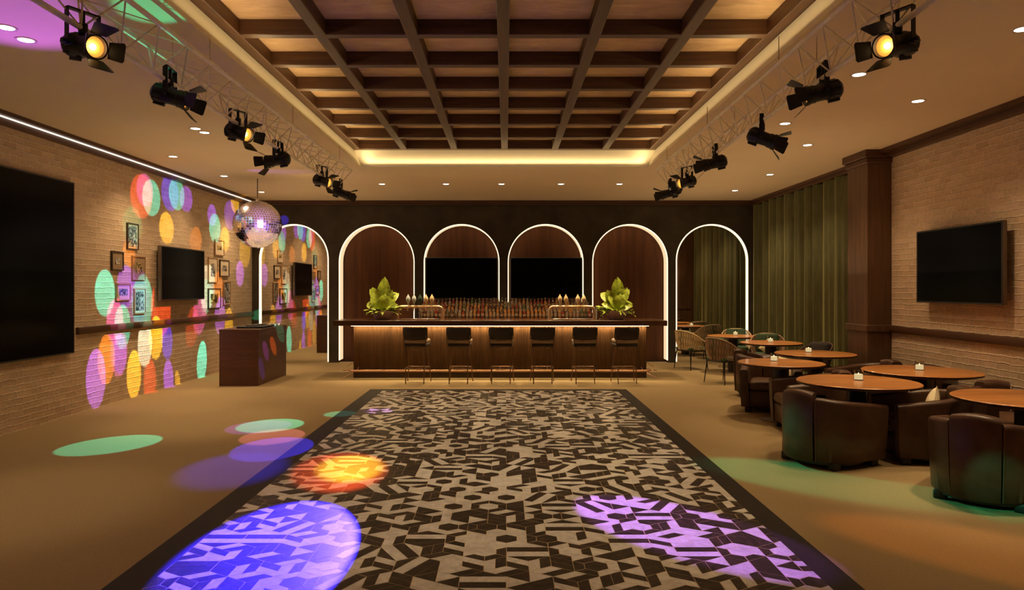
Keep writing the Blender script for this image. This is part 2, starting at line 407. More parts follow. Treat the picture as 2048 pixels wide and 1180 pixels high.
MB().rbox(5.19, XR, 10.25, 10.97, 3.60, ZC, .01, 1, sm=False).rbox(5.22, XR, 10.28, 10.94, 3.52, 3.60, .01, 1, sm=False).build('capital', 'trimwood', co)
MB().rbox(5.22, XR, 10.28, 10.94, 1.07, 1.17, .008, 1, sm=False).build('rail_band', 'column', co)
# curtain
cu = MB(); ny = 1100; nz = 12; vs = []
random.seed(4)
ph = [random.uniform(0, 6.28) for _ in range(6)]
for j in range(nz + 1):
    z = 0.02 + (3.60 - 0.02) * j / nz
    low = 1 - j / nz
    for i in range(ny + 1):
        yv = 10.96 + (16.26 - 10.96) * i / ny
        q = 2 * PI * yv
        u = yv + .035 * math.sin(q / .83 + ph[0]) + .05 * math.sin(q / 1.9 + ph[1]) + .025 * low * math.sin(q / 1.1 + 2.5 * low + ph[4])
        dp = .66 + .34 * math.sin(q / .71 + ph[2]) * math.sin(q / 1.37 + ph[3])
        v1 = 1 - abs(math.sin(PI * u / .44)) ** 1.35
        ripple = .007 * math.sin(q / .118 + ph[5] + 1.5 * low) * (.4 + .6 * low)
        vs.append((5.625 + .235 * dp * v1 + ripple + .02 * low * math.sin(q / .9), yv, z))
fs = [(j * (ny + 1) + i, j * (ny + 1) + i + 1, (j + 1) * (ny + 1) + i + 1, (j + 1) * (ny + 1) + i) for j in range(nz) for i in range(ny)]
cu.add(vs, fs, 0, True)
tag(cu.build('curtain', 'curtain'), 'floor length olive green pleated curtain covering the right wall beside the column', 'curtain')

# ------------------------------------------------------------------ dance floor
df = thing('dance_floor', 'geometric black and beige tiled dance floor with dark border in the carpet', 'dance floor'); df['kind'] = 'thing'
DX0, DX1, DY0, DY1 = -2.05, 1.84, 2.2, 11.76
EX0, EX1, EY0, EY1 = -2.28, 2.02, 2.0, 11.95
MB().box(EX0, DX0, EY0, EY1, 0, .006).box(DX1, EX1, EY0, EY1, 0, .006).box(DX0, DX1, DY1, EY1, 0, .006).box(DX0, DX1, EY0, DY0, 0, .006).build('border', 'border', df)
random.seed(11)
def clip(poly):
    for ax, lim, sg in ((0, DX0, 1), (0, DX1, -1), (1, DY0, 1), (1, DY1, -1)):
        out = []
        for i in range(len(poly)):
            a, b = poly[i], poly[(i + 1) % len(poly)]
            ia, ib = (a[ax] - lim) * sg >= 0, (b[ax] - lim) * sg >= 0
            if ia: out.append(a)
            if ia != ib:
                t = (lim - a[ax]) / (b[ax] - a[ax]); out.append((a[0] + (b[0] - a[0]) * t, a[1] + (b[1] - a[1]) * t))
        poly = out
        if len(poly) < 3: return []
    return poly
tl = MB(); HR = 0.158
rt_ = random.Random(8)
def tile(poly, dark):
    cx = sum(p[0] for p in poly) / len(poly); cy = sum(p[1] for p in poly) / len(poly)
    q = []
    for p in poly:
        dx, dy = p[0] - cx, p[1] - cy; L = math.hypot(dx, dy); k = max(0, (L - .0030) / L); q.append((cx + dx * k, cy + dy * k))
    if not dark and rt_.random() < .12: dark = True
    q = clip(q)
    if len(q) > 2: tl.add([(a, b, .0062) for a, b in q], [tuple(range(len(q)))], 1 if dark else 0)
def hexa(cx, cy, r): return [(cx + r * math.cos(PI / 3 * i + PI / 6), cy + r * math.sin(PI / 3 * i + PI / 6)) for i in range(6)]
def lerp(a, b, t): return (a[0] + (b[0] - a[0]) * t, a[1] + (b[1] - a[1]) * t)
rows = int((DY1 - DY0) / (HR * 1.5)) + 2
for j in range(-1, rows + 1):
    for i in range(-1, 20):
        cx = DX0 + (i + (.5 if j % 2 else 0)) * HR * math.sqrt(3); cy = DY0 + j * HR * 1.5
        H = hexa(cx, cy, HR); c = (cx, cy); mode = random.random(); rot = random.randrange(6)
        H = H[rot:] + H[:rot]
        if mode < .30:      # cube of three rhombi, each split in two bars
            for k in range(3):
                a, b, d_ = H[2 * k], H[(2 * k + 1) % 6], H[(2 * k + 2) % 6]
                s0 = random.random() < .52
                m1, m2 = lerp(a, b, .5), lerp(c, d_, .5)
                m1 = lerp(a, b, .5); m2 = lerp(c, d_, .5)
                tile([c, a, m1, m2], s0); tile([m2, m1, b, d_], not s0 if random.random() < .8 else s0)
        elif mode < .62:    # concentric ring with bars
            I = [lerp(c, h, .52) for h in H]
            di = random.random() < .55
            tile(I, di)
            sp = random.random() < .45
            for k in range(6):
                tile([H[k], H[(k + 1) % 6], I[(k + 1) % 6], I[k]], (k < 3) if sp else (not di if random.random() < .8 else di))
        elif mode < .85:    # stripes across
            s0 = random.random() < .5
            A, B, Cc, D, E, Fv = H
            p1, p2 = lerp(A, B, .5), lerp(A, Fv, .5)
            tile([A, B, lerp(B, Cc, 0), lerp(Fv, E, 0), Fv][:2] + [Fv], s0)
            tile([B, lerp(B, Cc, .5), lerp(Fv, E, .5), Fv], not s0)
            tile([lerp(B, Cc, .5), Cc, E, lerp(Fv, E, .5)], s0)
            tile([Cc, D, E], not s0)
        else:
            s0 = random.random() < .5
            tile([H[0], H[1], H[2], H[3]], s0)
            tile([H[3], H[4], c], not s0); tile([H[4], H[5], c], s0); tile([H[5], H[0], c], not s0)
tl.box(DX0, DX1, DY0, DY1, 0, .0055, 2)
tl.build('tile_inlay', ['tile_light', 'tile_dark', 'grout'], df)

# ------------------------------------------------------------------ televisions and screens
def tv(label, loc, rz, w, h, name='wall_tv', cat='television', d=.06, gap=.05, group=None):
    t = thing(name, label, cat, loc, rz, group)
    MB().rbox(-w / 2, w / 2, -gap - d, -gap, -h / 2, h / 2, .008, 2, 0).build('housing', 'bezeledge', t)
    b = .022
    MB().box(-w / 2 + .004, w / 2 - .004, -gap - d - .004, -gap - d, -h / 2 + .004, -h / 2 + b).box(-w / 2 + .004, w / 2 - .004, -gap - d - .004, -gap - d, h / 2 - b, h / 2 - .004) \
        .box(-w / 2 + .004, -w / 2 + b, -gap - d - .004, -gap - d, -h / 2 + b, h / 2 - b).box(w / 2 - b, w / 2 - .004, -gap - d - .004, -gap - d, -h / 2 + b, h / 2 - b).build('bezel', 'bezel', t)
    MB().box(-w / 2 + b, w / 2 - b, -gap - d - .002, -gap - d, -h / 2 + b, h / 2 - b).build('screen', 'blackgloss', t)
    MB().box(-w * .2, w * .2, -gap, -.001, -h * .2, h * .2).build('wall_bracket', 'black', t)
    return t
tv('black wall television on the left brick wall between picture groups', (XL, 12.62, 1.955), R(90), 1.69, .92)
tv('black wall television on the right brick wall', (XR, 8.62, 1.985), R(-90), 1.64, .94, d=.05, gap=.09)
tv('black television in the arch left of the bar centre', (-1.03, YB + .22, 1.94), 0, 1.69, .96, gap=.03)
tv('black television in the arch right of the bar centre', (.94, YB + .22, 1.94), 0, 1.69, .96, gap=.03)
tv('huge black projection screen on the left brick wall nearest the camera', (XL, 7.44, 1.975), R(90), 4.10, 2.28, 'wall_screen', 'screen', d=.04, gap=.02)

# ------------------------------------------------------------------ pictures on the left wall
bwp = ((.02, .018, .016), (.35, .30, .26), (.72, .66, .56))
blu = ((.02, .03, .05), (.25, .33, .42), (.75, .75, .70))
yel = ((.05, .03, .01), (.45, .30, .08), (.80, .65, .30))
pics = [
    (256, 278, 447, 499, 'frame_dark', 'paper', .12, blu, 'tall dark-framed picture, highest one left of the television'),
    (225, 248, 503, 541, 'frame_dark', 'paper_tan', .30, bwp, 'small square picture with tan mat, far left of the left group'),
    (266, 292, 512, 560, 'frame_wood', 'paper_tan', .27, yel, 'tan-matted picture just left of the television'),
    (234, 262, 567, 601, 'frame_wood', 'paper', .20, blu, 'landscape picture in thin pale frame, lower left of the group'),
    (270, 292, 577, 627, 'frame_wood', 'paper', .14, bwp, 'tall picture with dark figures, lowest left of the television'),
    (431, 449, 480, 511, 'frame_wood', 'paper', .26, yel, 'small square picture, highest one right of the television'),
    (418, 436, 515, 565, 'frame_wood', 'paper', .28, bwp, 'tall white-matted picture next to the right edge of the television'),
    (441, 459, 520, 553, 'frame_dark', 'paper', .24, bwp, 'small cream-matted picture right of the tall white-matted one'),
    (418, 442, 577, 617, 'frame_dark', 'paper', .18, yel, 'dark-framed picture with colourful print, lowest right of the television'),
    (448, 462, 563, 609, 'frame_wood', 'paper', .08, bwp, 'narrow upright picture farthest right in the lower row'),
]
for i, (x0, x1, y0, y1, fm, pm, b, cols, lab) in enumerate(pics):
    X = XL + .03
    A = on_left(x0, (y0 + y1) / 2, X); B = on_left(x1, (y0 + y1) / 2, X); mid = on_left((x0 + x1) / 2, y0, X); mid2 = on_left((x0 + x1) / 2, y1, X)
    w = B.y - A.y; h = mid.z - mid2.z; zc = (mid.z + mid2.z) / 2
    t = thing('framed_picture', lab, 'picture', (XL, (A.y + B.y) / 2, zc), R(90), 'framed pictures on the left brick wall')
    fr = .016
    MB().box(-w / 2, w / 2, -.03, 0, -h / 2, -h / 2 + fr).box(-w / 2, w / 2, -.03, 0, h / 2 - fr, h / 2).box(-w / 2, -w / 2 + fr, -.03, 0, -h / 2 + fr, h / 2 - fr).box(w / 2 - fr, w / 2, -.03, 0, -h / 2 + fr, h / 2 - fr).build('frame', fm, t)
    MB().box(-w / 2 + fr, w / 2 - fr, -.018, -.002, -h / 2 + fr, h / 2 - fr).build('mat_board', pm, t)
    iw, ih = w / 2 - b * w, h / 2 - b * w
    MB().box(-iw, iw, -.021, -.018, -ih, ih).build('print', art('print_%d' % i, i + 1, cols, 14 if w < .5 else 9), t)

# ------------------------------------------------------------------ bar counter
BX0, BX1, BYF = -2.90, 2.67, 13.5
bar = thing('bar_counter', 'long dark walnut bar counter with glowing strip under its top', 'bar counter')
n = 186; fr = MB(); vs = []
for i in range(n * 6 + 1):
    xx = BX0 + (BX1 - BX0) * i / (n * 6); yy = BYF - .010 * abs(math.sin(PI * i / 6)); vs += [(xx, yy, .13), (xx, yy, 1.0)]
fr.add(vs, [(2 * i, 2 * i + 2, 2 * i + 3, 2 * i + 1) for i in range(n * 6)])
fr.box(BX0, BX1, BYF + .001, 14.05, .13, 1.0)
fr.build('fluted_panel', 'barfront', bar)
MB().box(BX0, BX1, BYF - .004, 14.05, 0, .13).build('plinth', 'plinth', bar)
MB().rbox(-3.24, 3.02, 13.28, 14.22, 1.0, 1.1, .006, 1, sm=False).build('countertop', 'bartop', bar)
MB().box(BX0 - .04, BX1 + .04, 13.465, 13.478, .988, .999).build('light_strip', 'led_bar', bar)
rail = MB(); zr = .155
rail.tube([(BX0 - .02, 13.50, zr), (BX0 - .06, 13.42, zr), (BX0 - .02, 13.34, zr), (BX0 + .05, 13.32, zr)] + [(BX0 + (BX1 - BX0) * i / 10, 13.32, zr) for i in range(1, 10)] + [(BX1 - .05, 13.32, zr), (BX1 + .02, 13.34, zr), (BX1 + .06, 13.42, zr), (BX1 + .02, 13.50, zr)], .021, 10)
rail.build('foot_rail', 'copper', bar)
for q in range(7):
    xx = BX0 + .1 + (BX1 - BX0 - .2) * q / 6
    MB().cyl((xx, 13.49, zr + .05), (xx, 13.32, zr), .009, n=8).build('rail_bracket', 'copper', bar)
for sx, x0 in ((-1, BX0), (1, BX1)):
    MB().cyl((x0, 13.62, .30), (x0 + sx * .16, 13.62, .20), .008, n=8).cyl((x0, 13.55, .16), (x0 + sx * .20, 13.5, .14), .009, n=8).cyl((x0, 13.45, .10), (x0 + sx * .17, 13.30, .012), .008, n=8).build('end_bracket', 'copper', bar)

# back bar shelf with tiers
bb = thing('back_bar_shelf', 'low tiered dark wood shelf behind the bar holding the bottles', 'shelf')
SX0, SX1 = -1.90, 1.92
MB().box(SX0, SX1, 15.36, 16.28, 0, 1.06).build('cabinet', 'plinth', bb)
MB().box(SX0, SX1, 15.62, 16.28, 1.06, 1.16).build('middle_step', 'plinth', bb)
MB().box(SX0, SX1, 15.86, 16.28, 1.16, 1.27).build('upper_step', 'plinth', bb)
def bottle_mesh(kind, h, r, mat):
    m = MB()
    if kind == 0: prof = [(r * .9, 0), (r, .006), (r, h * .56), (r * .85, h * .64), (r * .36, h * .74), (r * .32, h * .93)]
    elif kind == 1: prof = [(r * .95, 0), (r * 1.05, .006), (r * 1.1, h * .50), (r * .9, h * .60), (r * .3, h * .68), (r * .3, h * .92)]
    else: prof = [(r * .85, 0), (r * .9, .006), (r * .95, h * .62), (r * .5, h * .78), (r * .34, h * .94)]
    m.lathe(prof, n=12, mi=0)
    m.lathe([(r * .40, h * .90), (r * .40, h)], n=10, mi=1)
    m.lathe([(r * 1.12, h * .16), (r * 1.12, h * .42)], n=12, mi=2, caps=False)
    me = m.build('liquor_bottle', [mat, 'cap', 'blabel']); return me
protos = {}
random.seed(21)
COLS = ['amber', 'clear', 'green', 'red', 'brown']
ROWN = {0: 'front row', 1: 'middle row', 2: 'top row'}
desc = {'amber': 'amber liquor bottle', 'clear': 'pale clear liquor bottle', 'green': 'dark green liquor bottle', 'red': 'red liquor bottle', 'brown': 'dark brown liquor bottle'}
for row, (yy, zz, hh) in enumerate([(15.48, 1.06, .23), (15.74, 1.16, .22), (16.04, 1.27, .21)]):
    xx = SX0 + .05
    while xx < SX1 - .05:
        wts = [5, 3, 1, 3, 2] if (xx > 0) else [2, 3, 2, 3, 3]
        c = random.choices(COLS, wts)[0]; kd = random.randrange(3)
        hv = hh * random.choice([.86, .95, 1.0, 1.05])
        key = (c, kd)
        lab = '%s in the %s of the back bar display' % (desc[c], ROWN[row]); grp = '%ss in the %s of the back bar' % (desc[c], ROWN[row])
        if key not in protos:
            o = bottle_mesh(kd, .22, .031, 'b_' + c); protos[key] = o
        else:
            o = protos[key].copy(); C.objects.link(o)
        o.location = (xx, yy + random.uniform(-.02, .02), zz + .001); s = hv / .22; o.scale = (1, 1, s); o.rotation_euler = (0, 0, random.uniform(0, 6))
        tag(o, lab, 'bottle', grp)
        xx += random.uniform(.076, .090)

# ------------------------------------------------------------------ beer towers, glasses, plants on the bar
def tower(cx, label, cols):
    t = thing('beer_tower', label, 'beer tower', (cx, 13.75, 1.1))
    w = .43; zt = .245; P = [(-w, 0, .0), (-w, 0, zt - .07)] + [(-w + .07 - .07 * math.cos(a), 0, zt - .07 + .07 * math.sin(a)) for a in [PI / 8 * k for k in range(1, 5)]]
    P += [(-p[0], p[1], p[2]) for p in reversed(P)]
    MB().tube(P, .03, 12).cyl((-w, 0, 0), (-w, 0, .012), .05, n=16).cyl((w, 0, 0), (w, 0, .012), .05, n=16).build('pipe', 'brass', t)
    MB().rbox(-w + .06, w - .06, -.09, .05, 0, .02, .004, 1).build('drip_tray', 'steel', t)
    for k, c in enumerate(cols):
        x0 = -.23 + .115 * k
        tp = MB().cyl((x0, 0, zt), (x0, -.07, zt - .01), .02, n=10).cyl((x0, -.07, zt - .005), (x0, -.075, zt - .075), .012, .009, n=8).lathe([(.034, 0), (.034, .03)], (x0, 0, zt - .02), 12).build('tap', 'brass', t)
        if c:
            MB().lathe([(.012, 0), (.014, .05), (.035, .09), (.044, .13), (.036, .165), (.014, .20), (.006, .225)], (x0, 0, zt + .02), 12).build('tap_handle', c, tp)
M['h_white'] = plain('handle_pale', (.70, .82, .80), .35); M['h_dark'] = plain('handle_green', (.04, .07, .05), .35); M['h_gold'] = plain('handle_gold', (.85, .68, .38), .35)
tower(-1.665, 'brass arch beer tower beside the left plant', ['h_white', 'h_white', 'h_dark', 'h_gold', 'h_gold'])
tower(1.275, 'brass arch beer tower beside the right plant', ['h_gold', 'h_gold', None, 'h_gold', 'h_gold'])
def tumbler(name, label, loc, r=.035, h=.12, grp=None):
    o = MB().lathe([(r * .8, 0), (r, h), (r * .93, h), (r * .73, .01), (0.0001, .01)], n=16).build(name, 'glass')
    o.location = loc; return tag(o, label, 'glass', grp)
tumbler('drinking_glass', 'clear glass right of the left beer tower, nearer to it', (-1.10, 13.72, 1.1), .045, .13)
tumbler('drinking_glass', 'clear glass between the left beer tower and bar middle, farther from the tower', (-.98, 13.78, 1.1), .04, .12)
tumbler('drinking_glass', 'left clear glass standing inside the right beer tower arch', (1.46, 13.92, 1.1), .03, .15)
tumbler('drinking_glass', 'right clear glass standing inside the right beer tower arch', (1.57, 13.92, 1.1), .03, .15)
tumbler('drinking_glass', 'single clear glass standing inside the left beer tower arch', (-1.68, 13.93, 1.1), .028, .14)
def leafm(m, base, d, up, L, W, curl, n=8):
    d = Vector(d).normalized(); up = Vector(up); s = d.cross(up).normalized(); u = s.cross(d)
    vs = []
    for i in range(n + 1):
        t = i / n; w = W * (math.sin(PI * t ** .95) ** .75 if 0 < t < .93 else (.12 if 0 < t < 1 else 0.0))
        c = Vector(base) + d * (L * t * math.cos(curl * t * .5)) - u * (L * math.sin(curl * t) * t * .5)
        wave = .012 * math.sin(t * 14)
        vs += [c - s * w + u * (w * .25 + wave), c - s * w * .5 + u * w * .1, c, c + s * w * .5 + u * w * .1, c + s * w + u * (w * .25 - wave)]
    fs = [(5 * i + j, 5 * i + j + 1, 5 * i + j + 6, 5 * i + j + 5) for i in range(n) for j in range(4)]
    m.add(vs, fs, 0, True)
def plant(cx, label, flip, seed, clearpot):
    t = thing('potted_plant', label, 'plant', (cx, 13.72, 1.1), 0)
    MB().lathe([(.12, 0), (.15, .02), (.205, .13), (.215, .175), (.20, .175), (.19, .13), (.0001, .12)], n=28).build('bowl', 'violetglass', t)
    MB().lathe([(.0001, .155), (.195, .155)], n=20, caps=False).build('soil', 'foot', t)
    m = MB(); rd = random.Random(seed); f = -1 if flip else 1
    # the big named leaves, as the photo shows them
    big = [((.02, 0, .30), (.02, -.05, 1), (0, -1, .1), .53, .125, .25), ((.0, 0, .33), (-.55 * f, -.1, .62), (0, -1, .3), .40, .10, .9), ((.0, .02, .22), (-.85 * f, -.1, .50), (0, -1, .6), .44, .085, 1.5),
           ((.0, 0, .28), (.65 * f, -.1, .65), (0, -1, .3), .42, .11, 1.2), ((.05, -.05, .20), (.35 * f, -.35, .75), (0, -1, .6), .38, .12, 1.1), ((-.03, -.06, .2), (-.25 * f, -.4, .7), (0, -1, .6), .36, .12, 1.1),
           ((.02, -.08, .18), (.05, -.5, .75), (0, -1, .6), .36, .11, 1.4), ((-.05 * f, -.03, .3), (-.35 * f, -.2, .8), (0, -1, .3), .36, .11, .6), ((.06 * f, -.03, .26), (.30 * f, -.25, .8), (0, -1, .3), .34, .11, .5), ((0, -.05, .2), (-.6 * f, -.4, .4), (0, -1, .8), .34, .10, 1.3), ((0, -.05, .2), (.55 * f, -.4, .45), (0, -1, .8), .34, .10, 1.3), ((0, 0, .18), (.9 * f, -.1, .30), (0, 0, 1), .38, .05, .6), ((.1 * f, 0, .18), (.95 * f, -.2, .42), (0, -.3, 1), .34, .045, .4)]
    for b, d, u, L, W, cu_ in big: leafm(m, b, d, u, L, W, cu_)
    for k in range(44):
        a = rd.uniform(0, 2 * PI); e = rd.uniform(.1, .9)
        leafm(m, (.08 * math.cos(a), .08 * math.sin(a), .15), (math.cos(a), math.sin(a), e), (0, -.2, 1), rd.uniform(.16, .32), rd.uniform(.012, .04), rd.uniform(.4, 1.4), 6)
    m.build('foliage', 'leaf', t)
    st = MB()
    for b, d, u, L, W, cu_ in big: st.cyl((0, 0, .13), b, .006, n=6)
    st.build('stems', 'leaf', t)
plant(-2.38, 'lush bright green leafy plant in a bowl at the left end of the bar', False, 3, False)
plant(2.13, 'lush bright green leafy plant in a bowl at the right end of the bar', True, 9, True)
o = MB().lathe([(.075, 0), (.08, .01), (.08, .26), (.074, .26), (.074, .015), (.0001, .015)], n=24).build('glass_vase', 'glass'); o.location = (1.83, 13.98, 1.1)
tag(o, 'tall clear cylinder vase between right beer tower and right plant', 'vase')

# ------------------------------------------------------------------ bar stools
def stool():
    t = thing('bar_stool', '', 'bar stool', (0, 0, 0), 0, 'bar stools along the counter')
    # faces +Y (towards the bar)
    m = MB(); vs = []; nx_, nz_ = 12, 6
    for side in (0, 1):
        for j in range(nz_ + 1):
            for i in range(nx_ + 1):
                u = -1 + 2 * i / nx_; v = -1 + 2 * j / nz_
                e = (1 - abs(u) ** 6) * (1 - abs(v) ** 6)
                yv = -.20 + .045 * u * u + (.028 * e ** .35 if side else -.028 * e ** .35)
                sx = .225 * (1 - .035 * max(0, abs(v) - .75) * 4); vs.append((u * sx, yv - .02 * v, .895 + .115 * v * (1 - .05 * max(0, abs(u) - .8) * 5)))
    N = (nx_ + 1) * (nz_ + 1)
    fs = []
    for side in (0, 1):
        for j in range(nz_):
            for i in range(nx_):
                a = side * N + j * (nx_ + 1) + i; q = (a, a + 1, a + nx_ + 2, a + nx_ + 1); fs.append(q if side == 0 else q[::-1])
    m.add(vs, fs, 0, True); m.build('backrest', 'stool_leather', t)
    MB().rbox(-.205, .205, -.17, .21, .655, .715, .02, 3).build('seat_base', 'stool_leather', t)
    MB().rbox(-.21, .21, -.19, .22, .715, .79, .035, 3).build('seat_cushion', 'stool_seat', t)
    fr_ = MB()
    for sx in (-1, 1):
        fr_.tube([(sx * .17, .12, .64), (sx * .18, -.10, .645), (sx * .20, -.185, .70), (sx * .205, -.20, .86)], .009, 8)
    fr_.tube([(-.17, .12, .64), (.17, .12, .64)], .009, 8).tube([(-.18, -.10, .63), (0, -.12, .60), (.18, -.10, .63)], .007, 8)
    fr_.build('frame', 'bronze', t)
    for sx, sy in ((-1, -1), (1, -1), (-1, 1), (1, 1)):
        MB().cyl((sx * .165, sy * .12 - .01, .64), (sx * (.165 if sy < 0 else .215), sy * .205, 0.0), .010, .009, n=8).build('leg', 'bronze', t)
    zf = .27; P = [(-.168, -.175, zf), (.168, -.175, zf), (.20, .17, zf), (-.20, .17, zf)]
    MB().tube([P[0], P[1]], .010, 8).tube([P[1], P[2]], .010, 8).tube([P[2], P[3]], .010, 8).tube([P[3], P[0]], .010, 8).build('footrest', 'bronze', t)
    return t
st0 = stool()
slab = ['leftmost dark leather bar stool at the walnut counter', 'second dark leather bar stool from the left at the counter', 'third dark leather bar stool from the left, left of the bar middle',
        'fourth dark leather bar stool from the left, right of the bar middle', 'fifth dark leather bar stool from the left, second from the right', 'rightmost dark leather bar stool at the walnut counter']
for i, sx in enumerate([831, 918, 1003, 1086, 1171, 1254]):
    X = (sx - VX) * 12.62 / F
    o = st0 if i == 0 else dup(st0)
    o.location = (X, 12.84, 0); o.rotation_euler = (0, 0, R([-5, -4, -3, -1, 0, 3][i])); o['label'] = slab[i]

# ------------------------------------------------------------------ DJ booth and controller
bo = thing('dj_booth', 'dark walnut booth box standing on carpet before the left brick wall', 'booth', (0, 0, 0))
QX0, QX1, QY0, QY1 = -5.0, -4.32, 12.38, 13.95
MB().box(QX0, QX1, QY0, QY1, 0, .955).build('cabinet', 'booth', bo)
MB().box(QX0 - .004, QX1 + .012, QY0 - .006, QY1 + .006, .955, .985).build('top', 'booth', bo)
MB().box(QX1, QX1 + .012, QY0, QY1, .83, .955).build('side_apron', 'booth', bo)
dj = thing('dj_controller', 'flat black audio controller with round jog wheels on the walnut booth', 'audio mixer', (-4.60, 13.05, .985))
MB().rbox(-.23, .23, -.34, .34, 0, .035, .008, 1, sm=False).build('body', 'black', dj)
for s in (-1, 1): MB().lathe([(.11, .035), (.115, .05), (.10, .056), (.0001, .056)], (0, s * .19, 0), 24).build('jog_wheel', 'bezel', dj)
for k in range(6): MB().cyl((-.15 + .06 * k, -.02, .035), (-.15 + .06 * k, -.02, .052), .012, n=10).build('knob', 'steel', dj)
hp = tag(MB().tube([(-.02, 0, .02)] + [(.09 * math.cos(a) - .0, .09 * math.sin(a), .02 + .02 * math.sin(a)) for a in [PI * k / 10 for k in range(11)]], .010, 8).lathe([(.035, 0), (.04, .03), (.03, .045)], (.09, 0, 0), 16).lathe([(.035, 0), (.04, .03), (.03, .045)], (-.09, 0, 0), 16).build('headphones', 'steel'), 'grey headphones lying on the booth beside the black controller', 'headphones')
hp.location = (-4.42, 13.5, .985)

# ------------------------------------------------------------------ disco ball
BC = Vector((-4.54, 12.97, 2.87)); BR = .43
ba = thing('mirror_ball', 'large mirror ball hanging from a rod above the walnut booth', 'disco ball', BC)
m = MB(); nr_ = 30; rb = random.Random(5)
for j in range(nr_):
    t0, t1 = PI * j / nr_ + .004, PI * (j + 1) / nr_ - .004
    nseg = max(6, int(2 * nr_ * math.sin((t0 + t1) / 2) * .95))
    for i in range(nseg):
        a0, a1 = 2 * PI * i / nseg + .006, 2 * PI * (i + 1) / nseg - .006
        q = [Vector((math.sin(t) * math.cos(a), math.sin(t) * math.sin(a), math.cos(t))) * BR for t, a in ((t0, a0), (t1, a0), (t1, a1), (t0, a1))]
        cq = sum(q, Vector()) / 4; nq = cq.normalized(); rt = Matrix.Rotation(rb.gauss(0, .035), 3, nq.orthogonal()) @ Matrix.Rotation(rb.gauss(0, .035), 3, nq.cross(nq.orthogonal()))
        m.add([cq + rt @ (p_ - cq) for p_ in q], [(0, 1, 2, 3)])
m.build('mirror_facets', 'ballm', ba)
MB().lathe([(max(.0001, math.sin(PI * k / 24)) * (BR - .004), -math.cos(PI * k / 24) * (BR - .004)) for k in range(25)], n=48).build('core', plain('ball_core', (.35, .30, .38), .4, .5), ba)
MB().lathe([(.035, BR - .01), (.03, BR + .04), (.012, BR + .06)], n=16).build('cap', 'steel', ba)
MB().cyl((0, 0, BR + .03), (0, 0, ZC - BC.z), .007, n=8).build('hanging_rod', 'black', ba)

# ------------------------------------------------------------------ trusses
def truss(label, p_far, p_near, zt, zb, hw):
    t = thing('lighting_truss', label, 'truss')
    A = Vector(p_far); B = Vector(p_near); d = (B - A).normalized(); s = Vector((-d.y, d.x, 0)).normalized(); L = (B - A).length
    def P(u, k):
        b = A + d * u
        return Vector((b.x, b.y, 0)) + (s * hw if k == 0 else (-s * hw if k == 1 else Vector((0, 0, 0)))) + Vector((0, 0, zt if k < 2 else zb))
    for k in range(3): MB().cyl(P(0, k), P(L, k), .018, n=10).build('chord', 'trussm', t)
    m = MB(); pit = .43; n_ = int(L / pit)
    for i in range(n_):
        u = i * pit
        for k in range(2):
            m.cyl(P(u, k), P(u + pit / 2, 2), .0058, n=6).cyl(P(u + pit / 2, 2), P(u + pit, k), .0058, n=6)
        m.cyl(P(u, 0), P(u + pit, 1), .0045, n=6)
    m.build('bracing', 'trussm', t)
    for u in (.8, 3.0, 5.2, 7.4, 9.4):
        if u < L:
            for k in range(2):
                a = P(u, k); MB().cyl(a, (a.x, a.y, ZC), .004, n=6).build('hanger', 'steel', t)
truss('aluminium lattice lighting truss on the left below the ceiling', (-2.505, 10.85, 0), (-2.505, .6, 0), 3.50, 3.237, .148)
truss('aluminium lattice lighting truss on the right below the ceiling', (2.45, 10.85, 0), (2.20, .6, 0), 3.50, 3.237, .150)

